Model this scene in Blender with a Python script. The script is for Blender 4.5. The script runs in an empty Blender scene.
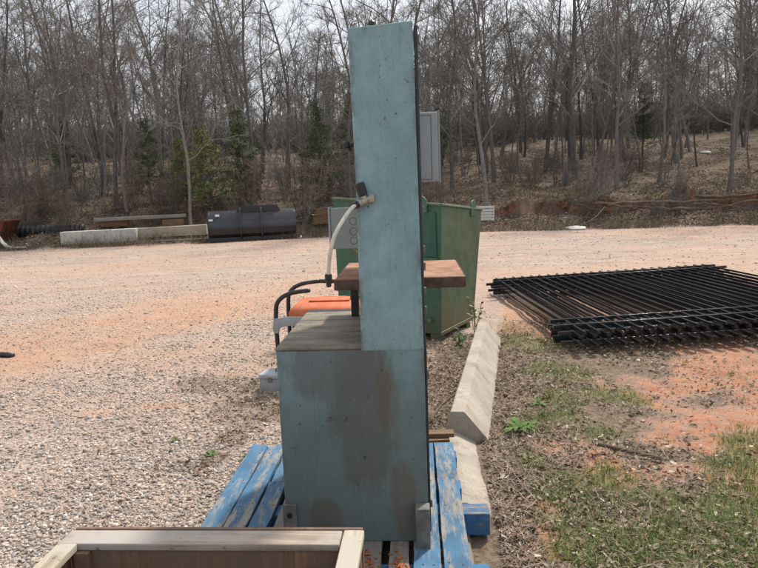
import bpy, math, random
import numpy as np
from mathutils import Matrix, Vector, noise as mnoise
R = math.radians
random.seed(7)
rng = np.random.default_rng(11)
scene = bpy.context.scene
COL = scene.collection

# ------------------------------------------------------------------ helpers
class MB:
    """collects pieces of geometry for ONE mesh object"""
    def __init__(s): s.v = []; s.f = []
    def add(s, vs, fs, M=None):
        o = len(s.v)
        s.v += [tuple(M @ Vector(p)) for p in vs] if M is not None else [tuple(p) for p in vs]
        s.f += [tuple(i + o for i in q) for q in fs]
    def box(s, lo, hi, M=None):
        a, b, c = lo; d, e, f = hi
        s.add([(a,b,c),(d,b,c),(d,e,c),(a,e,c),(a,b,f),(d,b,f),(d,e,f),(a,e,f)],
              [(3,2,1,0),(4,5,6,7),(0,1,5,4),(1,2,6,5),(2,3,7,6),(3,0,4,7)], M)
        return s
    def prism(s, poly, a, b, axis='x', M=None):
        n = len(poly)
        def P(p, t):
            return (t,p[0],p[1]) if axis=='x' else ((p[0],t,p[1]) if axis=='y' else (p[0],p[1],t))
        vs = [P(p,a) for p in poly]+[P(p,b) for p in poly]
        fs = [tuple(range(n))[::-1], tuple(range(n,2*n))]
        fs += [(i,(i+1)%n,n+(i+1)%n,n+i) for i in range(n)]
        s.add(vs, fs, M); return s
    def tube(s, pts, r, n=8, cap=True, M=None):
        pts = [Vector(p) for p in pts]; m = len(pts)
        rr = r if isinstance(r,(list,tuple)) else [r]*m
        vs = []; prev = None
        for i,p in enumerate(pts):
            t = (pts[min(i+1,m-1)]-pts[max(i-1,0)])
            t = t.normalized() if t.length > 1e-9 else Vector((0,0,1))
            if prev is None:
                u = t.orthogonal().normalized()
            else:
                u = (prev - t*prev.dot(t))
                u = u.normalized() if u.length > 1e-6 else t.orthogonal().normalized()
            prev = u; w = t.cross(u)
            for k in range(n):
                a = 2*math.pi*k/n
                vs.append(p + (u*math.cos(a)+w*math.sin(a))*rr[i])
        fs = [(i*n+k, i*n+(k+1)%n, (i+1)*n+(k+1)%n, (i+1)*n+k) for i in range(m-1) for k in range(n)]
        if cap:
            fs += [tuple(range(n))[::-1], tuple(range((m-1)*n, m*n))]
        s.add(vs, fs, M); return s
    def lathe(s, prof, n=16, M=None):
        vs = [(r*math.cos(2*math.pi*k/n), r*math.sin(2*math.pi*k/n), z) for r,z in prof for k in range(n)]
        m = len(prof)
        fs = [(i*n+k, i*n+(k+1)%n, (i+1)*n+(k+1)%n, (i+1)*n+k) for i in range(m-1) for k in range(n)]
        fs += [tuple(range(n))[::-1], tuple(range((m-1)*n, m*n))]
        s.add(vs, fs, M); return s
    def build(s, name, mat, parent=None, bevel=0, smooth=False, loc=None, rot=None, segs=2):
        me = bpy.data.meshes.new(name); me.from_pydata(s.v, [], s.f); me.update()
        return link(me, name, mat, parent, bevel, smooth, loc, rot, segs)

def link(me, name, mat, parent=None, bevel=0, smooth=False, loc=None, rot=None, segs=2):
    o = bpy.data.objects.new(name, me); COL.objects.link(o)
    if mat is not None: me.materials.append(mat)
    if smooth: me.polygons.foreach_set('use_smooth', [True]*len(me.polygons))
    if parent is not None: o.parent = parent
    if loc is not None: o.location = loc
    if rot is not None: o.rotation_euler = rot
    if bevel:
        b = o.modifiers.new('bevel','BEVEL'); b.width = bevel; b.segments = segs; b.limit_method = 'ANGLE'; b.angle_limit = R(40)
        w = o.modifiers.new('wn','WEIGHTED_NORMAL'); 
    return o

def np_mesh(name, V, F, colors=None, cname='tone'):
    """V (n,3) float, F (m,k) int: quick mesh of equal-sided faces"""
    me = bpy.data.meshes.new(name)
    V = np.ascontiguousarray(V, dtype=np.float32); F = np.ascontiguousarray(F, dtype=np.int32)
    m, k = F.shape
    me.vertices.add(len(V)); me.vertices.foreach_set('co', V.ravel())
    me.loops.add(m*k); me.loops.foreach_set('vertex_index', F.ravel())
    me.polygons.add(m); me.polygons.foreach_set('loop_start', np.arange(0, m*k, k, dtype=np.int32))
    me.update(calc_edges=True); me.validate()
    if colors is not None:
        at = me.color_attributes.new(cname, 'FLOAT_COLOR', 'POINT')
        c = np.ones((len(V),4), dtype=np.float32); c[:,:colors.shape[1]] = colors
        at.data.foreach_set('color', c.ravel())
    return me

def empty(name, loc=(0,0,0), rot=(0,0,0), label=None, cat=None, group=None):
    o = bpy.data.objects.new(name, None); COL.objects.link(o)
    o.location = loc; o.rotation_euler = rot; o.empty_display_size = .1
    return tag(o, label, cat, group)
def tag(o, label=None, cat=None, group=None, kind=None):
    if label: o['label'] = label
    if cat: o['category'] = cat
    if group: o['group'] = group
    if kind: o['kind'] = kind
    return o
def copy_tree(root, loc, rot, scale=1.0, label=None, group=None):
    r = root.copy(); COL.objects.link(r); r.location = loc; r.rotation_euler = rot; r.scale = (scale,)*3 if not hasattr(scale,'__len__') else scale
    if label: r['label'] = label
    if group: r['group'] = group
    for ch in list(root.children):
        c = ch.copy(); COL.objects.link(c); c.parent = r
    return r

# ------------------------------------------------------------------ materials
class NT:
    def __init__(s, name):
        s.m = bpy.data.materials.new(name); s.m.use_nodes = True
        s.t = s.m.node_tree; s.b = s.t.nodes['Principled BSDF']; s.L = s.t.links
        s.co = s.t.nodes.new('ShaderNodeTexCoord').outputs['Object']
    def node(s, typ, ins=None, **props):
        n = s.t.nodes.new('ShaderNode'+typ)
        for k,v in props.items(): setattr(n,k,v)
        for k,v in (ins or {}).items(): s.set(n.inputs[k], v)
        return n
    def set(s, inp, v):
        if isinstance(v, bpy.types.NodeSocket): s.L.new(v, inp)
        else:
            if inp.type == 'RGBA' and len(v) == 3: v = (*v,1)
            inp.default_value = v
    def scaled(s, sc, vec=None, off=(0,0,0)):
        return s.node('Mapping', {'Vector': vec or s.co, 'Scale': sc, 'Location': off}).outputs[0]
    def noise(s, scale, detail=4, rough=.6, vec=None, dist=0):
        return s.node('TexNoise', {'Vector': vec or s.co, 'Scale': scale, 'Detail': detail, 'Roughness': rough, 'Distortion': dist}).outputs[0]
    def voro(s, scale, vec=None, out='Distance', feature='F1', rand=1):
        return s.node('TexVoronoi', {'Vector': vec or s.co, 'Scale': scale, 'Randomness': rand}, feature=feature).outputs[out]
    def ramp(s, fac, a, b, lo=0., hi=1.):
        return s.node('MapRange', {'Value': fac, 'From Min': a, 'From Max': b, 'To Min': lo, 'To Max': hi}, interpolation_type='SMOOTHSTEP').outputs[0]
    def mix(s, fac, a, b, blend='MIX'):
        n = s.node('Mix', data_type='RGBA', blend_type=blend)
        s.set(n.inputs[0], fac); s.set(n.inputs[6], a); s.set(n.inputs[7], b); return n.outputs[2]
    def math(s, op, a, b=0.):
        n = s.node('Math', operation=op); s.set(n.inputs[0], a); s.set(n.inputs[1], b); return n.outputs[0]
    def bump(s, h, strength=.3, dist=.01, normal=None):
        n = s.node('Bump', {'Height': h, 'Strength': strength, 'Distance': dist})
        if normal is not None: s.L.new(normal, n.inputs['Normal'])
        return n.outputs[0]
    def out(s, color, rough=.6, metal=0., normal=None, spec=None):
        s.set(s.b.inputs['Base Color'], color); s.set(s.b.inputs['Roughness'], rough); s.set(s.b.inputs['Metallic'], metal)
        if normal is not None: s.L.new(normal, s.b.inputs['Normal'])
        if spec is not None: s.b.inputs['Specular IOR Level'].default_value = spec
        return s.m
    def sep(s, vec=None):
        return s.node('SeparateXYZ', {0: vec or s.co}).outputs

def simple(name, col, rough=.6, metal=0., var=.18, scale=9., bump=.1, dirt=None, dirt_t=(.55,.75)):
    N = NT(name)
    n1 = N.noise(scale, 6, .65); n2 = N.noise(scale*6, 4, .6)
    d = tuple(c*(1-var*1.6) for c in col); l = tuple(min(1,c*(1+var)) for c in col)
    c = N.mix(N.ramp(n1,.3,.7), d, l)
    c = N.mix(N.ramp(n2,.45,.75,0,.35), c, d)
    if dirt: c = N.mix(N.ramp(N.noise(scale*1.7,8,.7),*dirt_t,0,.85), c, dirt)
    return N.out(c, N.ramp(n2,.3,.7,rough*.85,min(1,rough*1.15)), metal, N.bump(n2,bump,.004) if bump else None)

def machine_paint(name, base, face):
    """aged teal machine enamel: blotches, streaks, grease, rust and painted-in shade in machine coordinates"""
    N = NT(name); x,y,z = N.sep()
    big = N.noise(3.2,5,.6); mid = N.noise(14,6,.65); fine = N.noise(70,4,.6)
    c = N.mix(N.ramp(big,.3,.7), tuple(k*.8 for k in base), tuple(k*1.18 for k in base))
    c = N.mix(N.ramp(mid,.4,.72,0,.45), c, tuple(k*.72 for k in base))
    c = N.mix(N.ramp(N.noise(9,5,.7,N.scaled((1,1,.35))),.52,.74,0,.45), c, (base[0]*1.55,base[1]*1.3,base[2]*1.22))
    streak = N.noise(5,7,.75,N.scaled((9,9,.5),None,(3,0,1)))
    c = N.mix(N.ramp(streak,.5,.8,0,.42), c, (.11,.14,.135))
    c = N.mix(N.ramp(N.noise(26,5,.7,N.scaled((1,1,.18))),.6,.7,0,.45), c, (.13,.14,.12))
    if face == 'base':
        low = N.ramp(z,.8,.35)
        c = N.mix(N.math('MULTIPLY',low,.58), c, (.085,.105,.095))  # lower cabinet darkened: its dimmer light is put into the colour
        def ell(cx,cz,a,b):
            dx = N.math('POWER',N.math('DIVIDE',N.math('SUBTRACT',x,cx),a),2.)
            dz = N.math('POWER',N.math('DIVIDE',N.math('SUBTRACT',z,cz),b),2.)
            d = N.math('ADD',dx,dz)
            d = N.math('ADD',d,N.math('MULTIPLY',N.math('SUBTRACT',N.noise(9,6,.7,N.scaled((1.6,1,.6))),.5),3.2))
            return N.ramp(d,1.35,.65)
        g = (.098,.104,.10)
        c = N.mix(N.math('MULTIPLY',ell(.04,.5,.11,.3),.74), c, g)
        c = N.mix(N.math('MULTIPLY',ell(-.04,.68,.19,.13),.6), c, g)
        c = N.mix(N.math('MULTIPLY',ell(-.13,.1,.07,.07),.42), c, (.10,.072,.035))
        c = N.mix(N.math('MULTIPLY',ell(.18,.16,.05,.15),.42), c, (.11,.075,.035))
        c = N.mix(N.math('MULTIPLY',ell(.16,.4,.012,.06),.3), c, (.14,.06,.03))
        c = N.mix(N.math('MULTIPLY',ell(.13,.55,.05,.12),.4), c, (.12,.085,.04))
    else:
        c = N.mix(N.ramp(z,1.0,.7,0,.35), c, (.15,.19,.18))  # column foot darkened: the skylight difference is put into the colour
    if face == 'base': lo_, hi_ = -.27, .27
    else: lo_, hi_ = .045, .266
    ex = N.math('MINIMUM', N.math('SUBTRACT',x,lo_), N.math('SUBTRACT',hi_,x))
    en = N.noise(18,6,.75,N.scaled((1,1,.5),None,(7,7,7)))
    c = N.mix(N.math('MULTIPLY',N.ramp(ex,.018,.0),N.ramp(en,.45,.6,0,.85)), c, (.14,.085,.05))
    c = N.mix(N.math('MULTIPLY',N.ramp(ex,.05,.0),N.ramp(en,.4,.65,0,.5)), c, tuple(k*.5 for k in base))
    drip = N.noise(6,7,.7,N.scaled((7,1,.28),None,(9,2,4)))
    c = N.mix(N.ramp(drip,.63,.72,0,.55), c, (.135,.10,.07))
    c = N.mix(N.ramp(N.noise(60,3,.6,N.scaled((1,1,.05),None,(2,8,3))),.64,.72,0,.14), c, tuple(min(1,k*1.6) for k in base))
    # chips and specks
    c = N.mix(N.ramp(N.noise(38,3,.55),.685,.72,0,.9), c, (.055,.05,.045))
    c = N.mix(N.ramp(N.noise(23,3,.5,N.scaled((1,1,1),None,(3,1,7))),.70,.735,0,.85), c, (.15,.085,.04))
    scr = N.noise(40,2,.5,N.scaled((2.2,1,.12),None,(1,2,3)))
    c = N.mix(N.ramp(scr,.72,.76,0,.5), c, (.06,.08,.085))
    c = N.mix(N.ramp(N.noise(120,4,.7),.5,.75,0,.3), c, (.07,.085,.08))
    c = N.mix(N.ramp(N.noise(55,6,.75,N.scaled((1,1,.3),None,(5,5,5))),.55,.75,0,.35), c, (.30,.38,.37))
    h = N.mix(.5, mid, fine)
    return N.out(c, N.ramp(mid,.3,.7,.42,.68), 0, N.bump(h,.18,.004))

def wood(name, col, grey=None, axis=1, wear=.5, paint=None, rough=.85):
    N = NT(name)
    inf = N.node('ObjectInfo').outputs['Random']
    offv = N.node('CombineXYZ', {0: N.math('MULTIPLY',inf,13.), 1: N.math('MULTIPLY',inf,29.), 2: N.math('MULTIPLY',inf,7.)}).outputs[0]
    add = N.node('VectorMath', {0: N.co, 1: offv}, operation='ADD').outputs[0]
    sc = [22,22,22]; sc[axis] = 1.4
    v = N.scaled(tuple(sc), add)
    g = N.noise(1.6,6,.65,v,.6); g2 = N.noise(5,5,.7,v)
    c = N.mix(N.ramp(g,.3,.7), tuple(k*.55 for k in col), tuple(min(1,k*1.2) for k in col))
    c = N.mix(N.ramp(g2,.58,.72,0,.7), c, tuple(k*.3 for k in col))
    if grey: c = N.mix(N.ramp(N.noise(5,5,.6,add),.4,.65), c, grey)
    if paint:
        sc2 = [9,9,9]; sc2[axis] = 1.6
        p = N.noise(1.7,10,.8,N.scaled(tuple(sc2),add,(4,4,4)))
        shade = N.mix(N.ramp(N.noise(4,4,.6,add),.3,.7), tuple(k*.72 for k in paint), tuple(k*1.2 for k in paint))
        shade = N.mix(N.ramp(g,.45,.75,0,.35), shade, tuple(k*.45 for k in paint))
        c = N.mix(N.ramp(p,wear-.03,wear+.06), shade, c)
    c = N.mix(N.ramp(N.noise(30,3,.6,add),.66,.72,0,.6), c, (.05,.045,.04))
    return N.out(c, rough, 0, N.bump(g2,.35,.004))

M = {}
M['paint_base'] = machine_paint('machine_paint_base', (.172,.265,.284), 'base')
M['paint_col'] = machine_paint('machine_paint_column', (.232,.378,.415), 'column')
M['door_edge'] = simple('dark_door_edge', (.035,.045,.05), .6)
M['steel'] = simple('dirty_steel', (.13,.135,.125), .55, .35, .25, 20, .2, (.10,.06,.035))
M['angle_iron'] = simple('dull_angle_iron', (.17,.175,.16), .6, .2, .22, 24, .2, (.12,.09,.05))
M['bolt'] = simple('bolt_steel', (.22,.21,.2), .45, .7, .2, 60)
M['black'] = simple('black_plastic', (.018,.018,.019), .45, 0, .2, 30)
M['blackpaint'] = simple('black_powder_coat', (.022,.023,.026), .17, 0, .2, 25, .0)
M['brass'] = simple('worn_brass', (.40,.37,.31), .4, .6, .2, 60)
M['hose'] = simple('off_white_hose', (.70,.67,.58), .5, 0, .1, 30, .05, (.4,.35,.25))
M['grey_box'] = simple('grey_enamel', (.30,.325,.335), .5, 0, .1, 12, .05, (.2,.19,.17), (.62,.8))
M['white_box'] = simple('light_grey_enamel', (.37,.40,.42), .5, 0, .08, 10, .05, (.27,.27,.26), (.6,.8))
M['line'] = simple('grey_gasket', (.13,.14,.15), .7)
M['yellow'] = simple('yellow_wire', (.6,.48,.1), .5)
M['orange'] = simple('orange_plastic', (.60,.145,.05), .55, 0, .15, 8, .05, (.42,.24,.15), (.5,.75))
M['engine'] = simple('dark_engine', (.03,.03,.032), .5, .2)
M['alu'] = simple('grey_painted_bracket', (.33,.35,.36), .5, .1, .12)
M['rubber'] = simple('tyre_rubber', (.02,.02,.02), .8)
M['hull_black'] = simple('black_bucket_paint', (.02,.022,.028), .34, 0, .2, 2.5, .05, (.05,.045,.045), (.6,.85))
M['sticker'] = simple('white_sticker', (.75,.75,.74), .6, 0, .05)
M['dusty_white'] = simple('dusty_white', (.62,.6,.56), .85, 0, .12, 3)
M['pipe'] = simple('black_corrugated_pipe', (.015,.015,.016), .5)
M['rust'] = simple('rusted_plate', (.13,.045,.025), .85, .1, .3, 4, .3, (.05,.025,.02))
M['white_steel'] = simple('white_bent_metal', (.6,.6,.57), .5)

def rusty_table():
    N = NT('rusted_cast_table')
    a = N.noise(7,7,.7); b = N.noise(40,4,.6)
    c = N.mix(N.ramp(a,.35,.65), (.20,.085,.045), (.38,.2,.11))
    c = N.mix(N.ramp(b,.55,.72,0,.5), c, (.09,.05,.035))
    c = N.mix(N.ramp(N.noise(3,4,.6),.55,.72,0,.5), c, (.42,.3,.2))
    return N.out(c, .75, .15, N.bump(b,.2,.003))
M['table_rust'] = rusty_table()
M['table_edge'] = simple('dark_rust_edge', (.115,.075,.055), .8, .1, .25, 30)
def base_top():
    N = NT('greasy_top_plate')
    a = N.noise(5,7,.68,N.scaled((1,3,1))); b = N.noise(30,5,.65)
    c = N.mix(N.ramp(a,.32,.68), (.125,.105,.078), (.255,.225,.175))
    c = N.mix(N.ramp(b,.5,.72,0,.6), c, (.07,.06,.045))
    c = N.mix(N.ramp(N.noise(11,5,.7),.6,.75,0,.6), c, (.19,.11,.055))
    return N.out(c, .7, .1, N.bump(b,.2,.004))
M['top_plate'] = base_top()
def bin_paint(name, base, dusty):
    N = NT(name)
    st = N.noise(1.6,8,.75,N.scaled((4,4,.9)))
    c = N.mix(N.ramp(N.noise(3,6,.65),.3,.7), tuple(k*.75 for k in base), tuple(k*1.2 for k in base))
    c = N.mix(N.ramp(st,.4,.7,0,dusty), c, (.17,.165,.095))
    c = N.mix(N.ramp(N.noise(6,8,.7,N.scaled((1,1,.5))),.6,.72,0,.75), c, (.13,.07,.035))
    z = N.sep()[2]
    c = N.mix(N.math('MULTIPLY',N.ramp(z,.5,.05),N.ramp(st,.35,.6)), c, (.15,.09,.05))
    c = N.mix(N.ramp(N.noise(30,3,.6),.67,.72), c, (.04,.03,.025))
    return N.out(c, .6, 0, N.bump(N.noise(2.6,4),.5,.03))
M['bin_front'] = bin_paint('green_skip_front', (.04,.12,.075), .3)
M['bin_side'] = bin_paint('lit_dusty_green_skip_side', (.095,.145,.082), .5)  # paler than the front: sunlight on this face put into the colour, plus dust
M['bin_patch'] = bin_paint('fresh_green_plate', (.02,.10,.07), .15)

M['pal_blue'] = wood('worn_blue_board', (.27,.25,.22), (.27,.26,.24), 1, .512, (.055,.152,.262))
M['pal_blue_x'] = wood('worn_blue_bearer', (.25,.21,.16), (.2,.19,.18), 0, .56, (.045,.155,.32))
M['pal_grey'] = wood('bare_grey_board', (.23,.19,.155), (.19,.18,.17), 1)
M['crate_rim'] = wood('pale_crate_batten', (.36,.29,.23), (.38,.345,.31), 0)
M['crate_rim_y'] = wood('pale_crate_batten_end', (.48,.41,.30), (.42,.385,.32), 1)
M['crate_ply'] = wood('brown_plywood', (.23,.135,.085), (.15,.105,.078), 2)
M['plank'] = wood('weathered_plank', (.26,.225,.18), (.25,.235,.215), 0)
M['brownwood'] = wood('brown_offcut', (.18,.11,.06), None, 0)
M['tan_beam'] = wood('tan_timber_beam', (.47,.385,.27), (.4,.36,.3), 0)

def concrete(name, col, litter=False):
    N = NT(name)
    a = N.noise(4,7,.68); b = N.noise(45,5,.65)
    c = N.mix(N.ramp(a,.3,.7), tuple(k*.78 for k in col), tuple(k*1.12 for k in col))
    c = N.mix(N.ramp(b,.5,.75,0,.4), c, tuple(k*.6 for k in col))
    c = N.mix(N.ramp(N.noise(9,7,.75),.5,.68,0,.75), c, (.2,.16,.12))
    c = N.mix(N.ramp(N.noise(60,3,.6),.66,.7,0,.7), c, (.09,.08,.07))
    return N.out(c, .9, 0, N.bump(b,.4,.006))
M['concrete'] = concrete('old_concrete', (.37,.325,.27))
M['concrete_pale'] = concrete('pale_concrete', (.58,.56,.51))

def bark(name, a, b):
    N = NT(name)
    inf = N.node('ObjectInfo').outputs['Random']
    n = N.noise(7,5,.7,N.scaled((3,3,.7)))
    c = N.mix(N.ramp(n,.35,.65), a, b)
    c = N.mix(N.ramp(inf,0,1,0,.55), c, tuple(k*.55 for k in a))
    return N.out(c, .95, 0, None, .15)
M['bark'] = bark('grey_bark', (.14,.129,.12), (.265,.25,.233))
M['bark_dark'] = bark('dark_bark', (.085,.079,.075), (.165,.154,.146))
M['bark_light'] = bark('pale_bark', (.16,.145,.128), (.26,.24,.215))
M['twig'] = bark('grey_twigs', (.175,.163,.152), (.285,.268,.25))
M['brush'] = bark('brown_brush', (.14,.115,.09), (.24,.205,.17))
M['root'] = bark('bleached_roots', (.12,.085,.06), (.22,.17,.13))
def toned(name, rough=.9, trans=0, mul=1.0):
    N = NT(name)
    a = N.node('Attribute', attribute_name='tone').outputs['Color']
    c = N.mix(N.ramp(N.noise(40,4,.6),.35,.7,0,.35), a, N.mix(1, a, (.62,.6,.58), 'MULTIPLY'))
    m = N.out(c, rough, 0, None, .25)
    return m
M['tone'] = toned('loose_pieces')
M['stone'] = toned('gravel_stone')
M['needle'] = toned('evergreen_needles')

# ------------------------------------------------------------------ terrain
def smooth(a,b,t):
    t = (t-a)/(b-a); t = 0. if t < 0 else (1. if t > 1 else t); return t*t*(3-2*t)
def nz(x,y,s,o=0.): return mnoise.noise(Vector((x*s+o, y*s-o*.7, o*1.3)))
def edge_y(x): return 21.2 - .13*max(0.,x-3) *1. + .35*nz(x,0,.35,3.) - (.6*smooth(-4,-9,x))
def curb_x(y):      # the right ground line of the kerb
    return .60+(y-3.6)*.226 if y > 3.6 else .585+(y-3.6)*.085
def height(x,y):
    h = .035*nz(x,y,.25,5.)*smooth(3,9,y)
    # verge litter heaps near the kerb
    if y < 14 and x > -.2:
        h += .02*nz(x,y,2.1,9.)*smooth(.2,1,x) + .012*nz(x,y,6,2.)
    elif y < 14: h += .006*nz(x,y,3,2.)
    s = y-edge_y(x)
    if s > -1:
        wob = .5*nz(x,y,.45,8.)+.3*nz(x,y,1.3,4.)
        cut = smooth(3.2,5.5,x)*(1-smooth(16,22,x))      # the eroded cut is on the right
        soft = .95*smooth(-.2,3.4,s+wob*.6)
        hard = .34*smooth(-.1,1.4,s+wob*.5)+(.66+.25*nz(x,0,.5,14.))*smooth(1.75,1.98,s+wob*1.7+.35*nz(x,y,2.6,5.))
        h += soft*(1-cut)+hard*cut
        h += max(0,s-2.2)*.128 if s < 38 else 35.8*.128+(s-38)*.03*(1-smooth(38,200,s)*.7)
        h += cut*.14*nz(x,y,2.2,16.)*smooth(.5,1.5,s)*(1-smooth(3,5,s)); h += .10*nz(x,y,.9,6.)*smooth(0,2,s)+.3*nz(x,y,.15,7.)*smooth(3,12,s)
    return h
def blob(x,y,cx,cy,rx,ry=None):
    ry = ry or rx
    d = ((x-cx)/rx)**2+((y-cy)/ry)**2
    return max(0., 1-d*.5) if d < 2 else 0.
CLAY = [(1.12,3.16,.3,.22),(1.75,3.5,.4,.3),(.66,2.6,.13,.3),(2.35,4.5,.75,.55),(2.3,3.75,.6,.35),(3.2,5.1,.8,.5),(1.9,7.4,.7,1.3),(5.4,9.6,.9,.5),(1.9,2.95,.3,.2),
        (1.75,6.3,.5,.6),(3.1,4.9,1.2,.5),(1.45,3.1,.18,.12),(.95,3.45,.22,.12),(4.2,7,1.2,1.5),(5.2,8.3,.6,1.3)]
GREEN = [(1.42,5.9,.32,.45),(1.7,5.75,.25,.22),(1.0,2.62,.34,.42),(1.05,2.35,.35,.3),(.82,2.55,.2,.35),(.95,2.98,.3,.22),(.76,3.3,.13,.2),(.9,3.75,.12,.2),(1.05,3.9,.2,.15),(1.15,2.4,.35,.3),(2.0,3.3,.2,.2),(1.55,4.3,.2,.2),(1.62,2.75,.22,.2),(1.18,4.25,.16,.2),(1.35,4.9,.3,.3),(1.7,2.4,.2,.2),(.8,2.9,.14,.18),
         (1.1,6.6,.3,.4),(1.25,3.6,.2,.15),(1.8,3.1,.2,.15),(1.35,2.5,.2,.4)]
def masks(x,y):
    """clay, litter, green, damp (0..1) of the ground at a point"""
    n1 = nz(x,y,1.7,1.); n2 = nz(x,y,5,2.); n3 = nz(x,y,.45,3.)
    s = y-edge_y(x)
    clay = litter = green = 0.
    if y < 9.8:
        cx = curb_x(y)
        right = smooth(cx-.08,cx+.02,x+.03*n2)*(1-smooth(7.2,9.2,y+.5*n1)*(1-smooth(1.2,1.6,x)))*(1-smooth(9.0,9.7,y+.4*n1))
        strip = smooth(-.05,.25,x+.12*n2-(y-3.3)*.12)*(1-smooth(5.9,6.6,y+.3*n1))      # litter between pallet and kerb
        strip2 = max(.7*blob(x,y,-.75,4.7,.42,.75), .55*blob(x,y,-.75,3.75,.25,.2), .5*blob(x,y,-1.0,3.4,.25,.12), .6*blob(x,y,-1.15,2.62,.2,.08), .5*blob(x,y,-1.35,4.9,.3,.2))
        litter = max(right, strip, strip2*smooth(-.4,.3,n2+n1))
        litter *= (1-smooth(6.3,7.2,y+.4*n1)) if x > 1.2 else 1
        cl = max([blob(x,y,*c) for c in CLAY])
        clay = smooth(.2,.75,cl*.85+.55*n1+.55*n2+.4*nz(x,y,11,3.))*right
        if y > 6.3 and x > 1.2: clay = max(clay, right*smooth(-.5,.3,n1+.5*n2+.3))
        gr = max([blob(x,y,*c) for c in GREEN])
        green = smooth(.25,.95,gr*.95+.5*n1+.45*n2+.3*nz(x,y,9,8.))*max(right,.0)
    if x < 1.2 or y > 9:
        v = (y-5.6)-1.45*(x+3.4)       # wheel tracks of washed clay across the yard
        band = smooth(-1.2,.3,v)*(1-smooth(1.2,4.8,v))*smooth(.2,-1.2,x)*(1-smooth(10,14,y)*.5)
        far = smooth(8,11,y)
        t = smooth(-.25,1.1,.85*band+.5*n3+.35*nz(x,y,.8,12.)+.25*nz(x,y,2.6,4.)+.06)*.95*(1-far*.4)*smooth(3.4,5.6,y)
        t = max(t, far*.45*smooth(-.2,.5,mnoise.noise(Vector((x*.10,y*.45,4.)))+.3*n3))
        t = max(t, .6*smooth(.25,1.,max(blob(x,y,-2.0,4.33,.16,.09),blob(x,y,-1.5,4.42,.2,.08),blob(x,y,-1.1,5.15,.2,.12))+.5*n2))
        clay = max(clay, t*(1-smooth(-.6,.4,s)))
    if s > -.8:
        litter = max(litter, smooth(-.5,.4,s+.4*n1)); 
        green = max(green, .3*smooth(.1,.6,n3+n1*.5)*smooth(0,1,s))
    return clay, litter, green, n3

def grid_lines(spans):
    out = []
    for a,b,st in spans:
        out += list(np.arange(a,b-1e-6,st))
    return out
def grow(a, st, k, end):
    out = []; v = a
    while v < end: out.append(v); st *= k; v += st
    return out+[end]
ypos = grid_lines([(1,8,.05),(8,11,.1),(11,18.4,.25),(18.4,25.2,.11),(25.2,60,1.)])+grow(60,1.5,1.25,900)
yneg = [-a for a in grow(0.,.3,1.4,900)][::-1][:-1]
xp = grid_lines([(0,3.5,.05),(3.5,6,.1),(6,18,.22)])+grow(18,.5,1.22,900)
xs = [-a for a in xp[1:]][::-1]+xp
ys = yneg+[0.,.5]+ypos
nx, ny = len(xs), len(ys)
V = np.zeros((nx*ny,3),dtype=np.float32); C = np.zeros((nx*ny,4),dtype=np.float32)
i = 0
for y in ys:
    for x in xs:
        V[i] = (x,y,height(x,y)); C[i] = masks(x,y); i += 1
ii = np.arange(nx-1)[None,:]+nx*np.arange(ny-1)[:,None]
F = np.stack([ii,ii+1,ii+nx+1,ii+nx],-1).reshape(-1,4)
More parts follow.
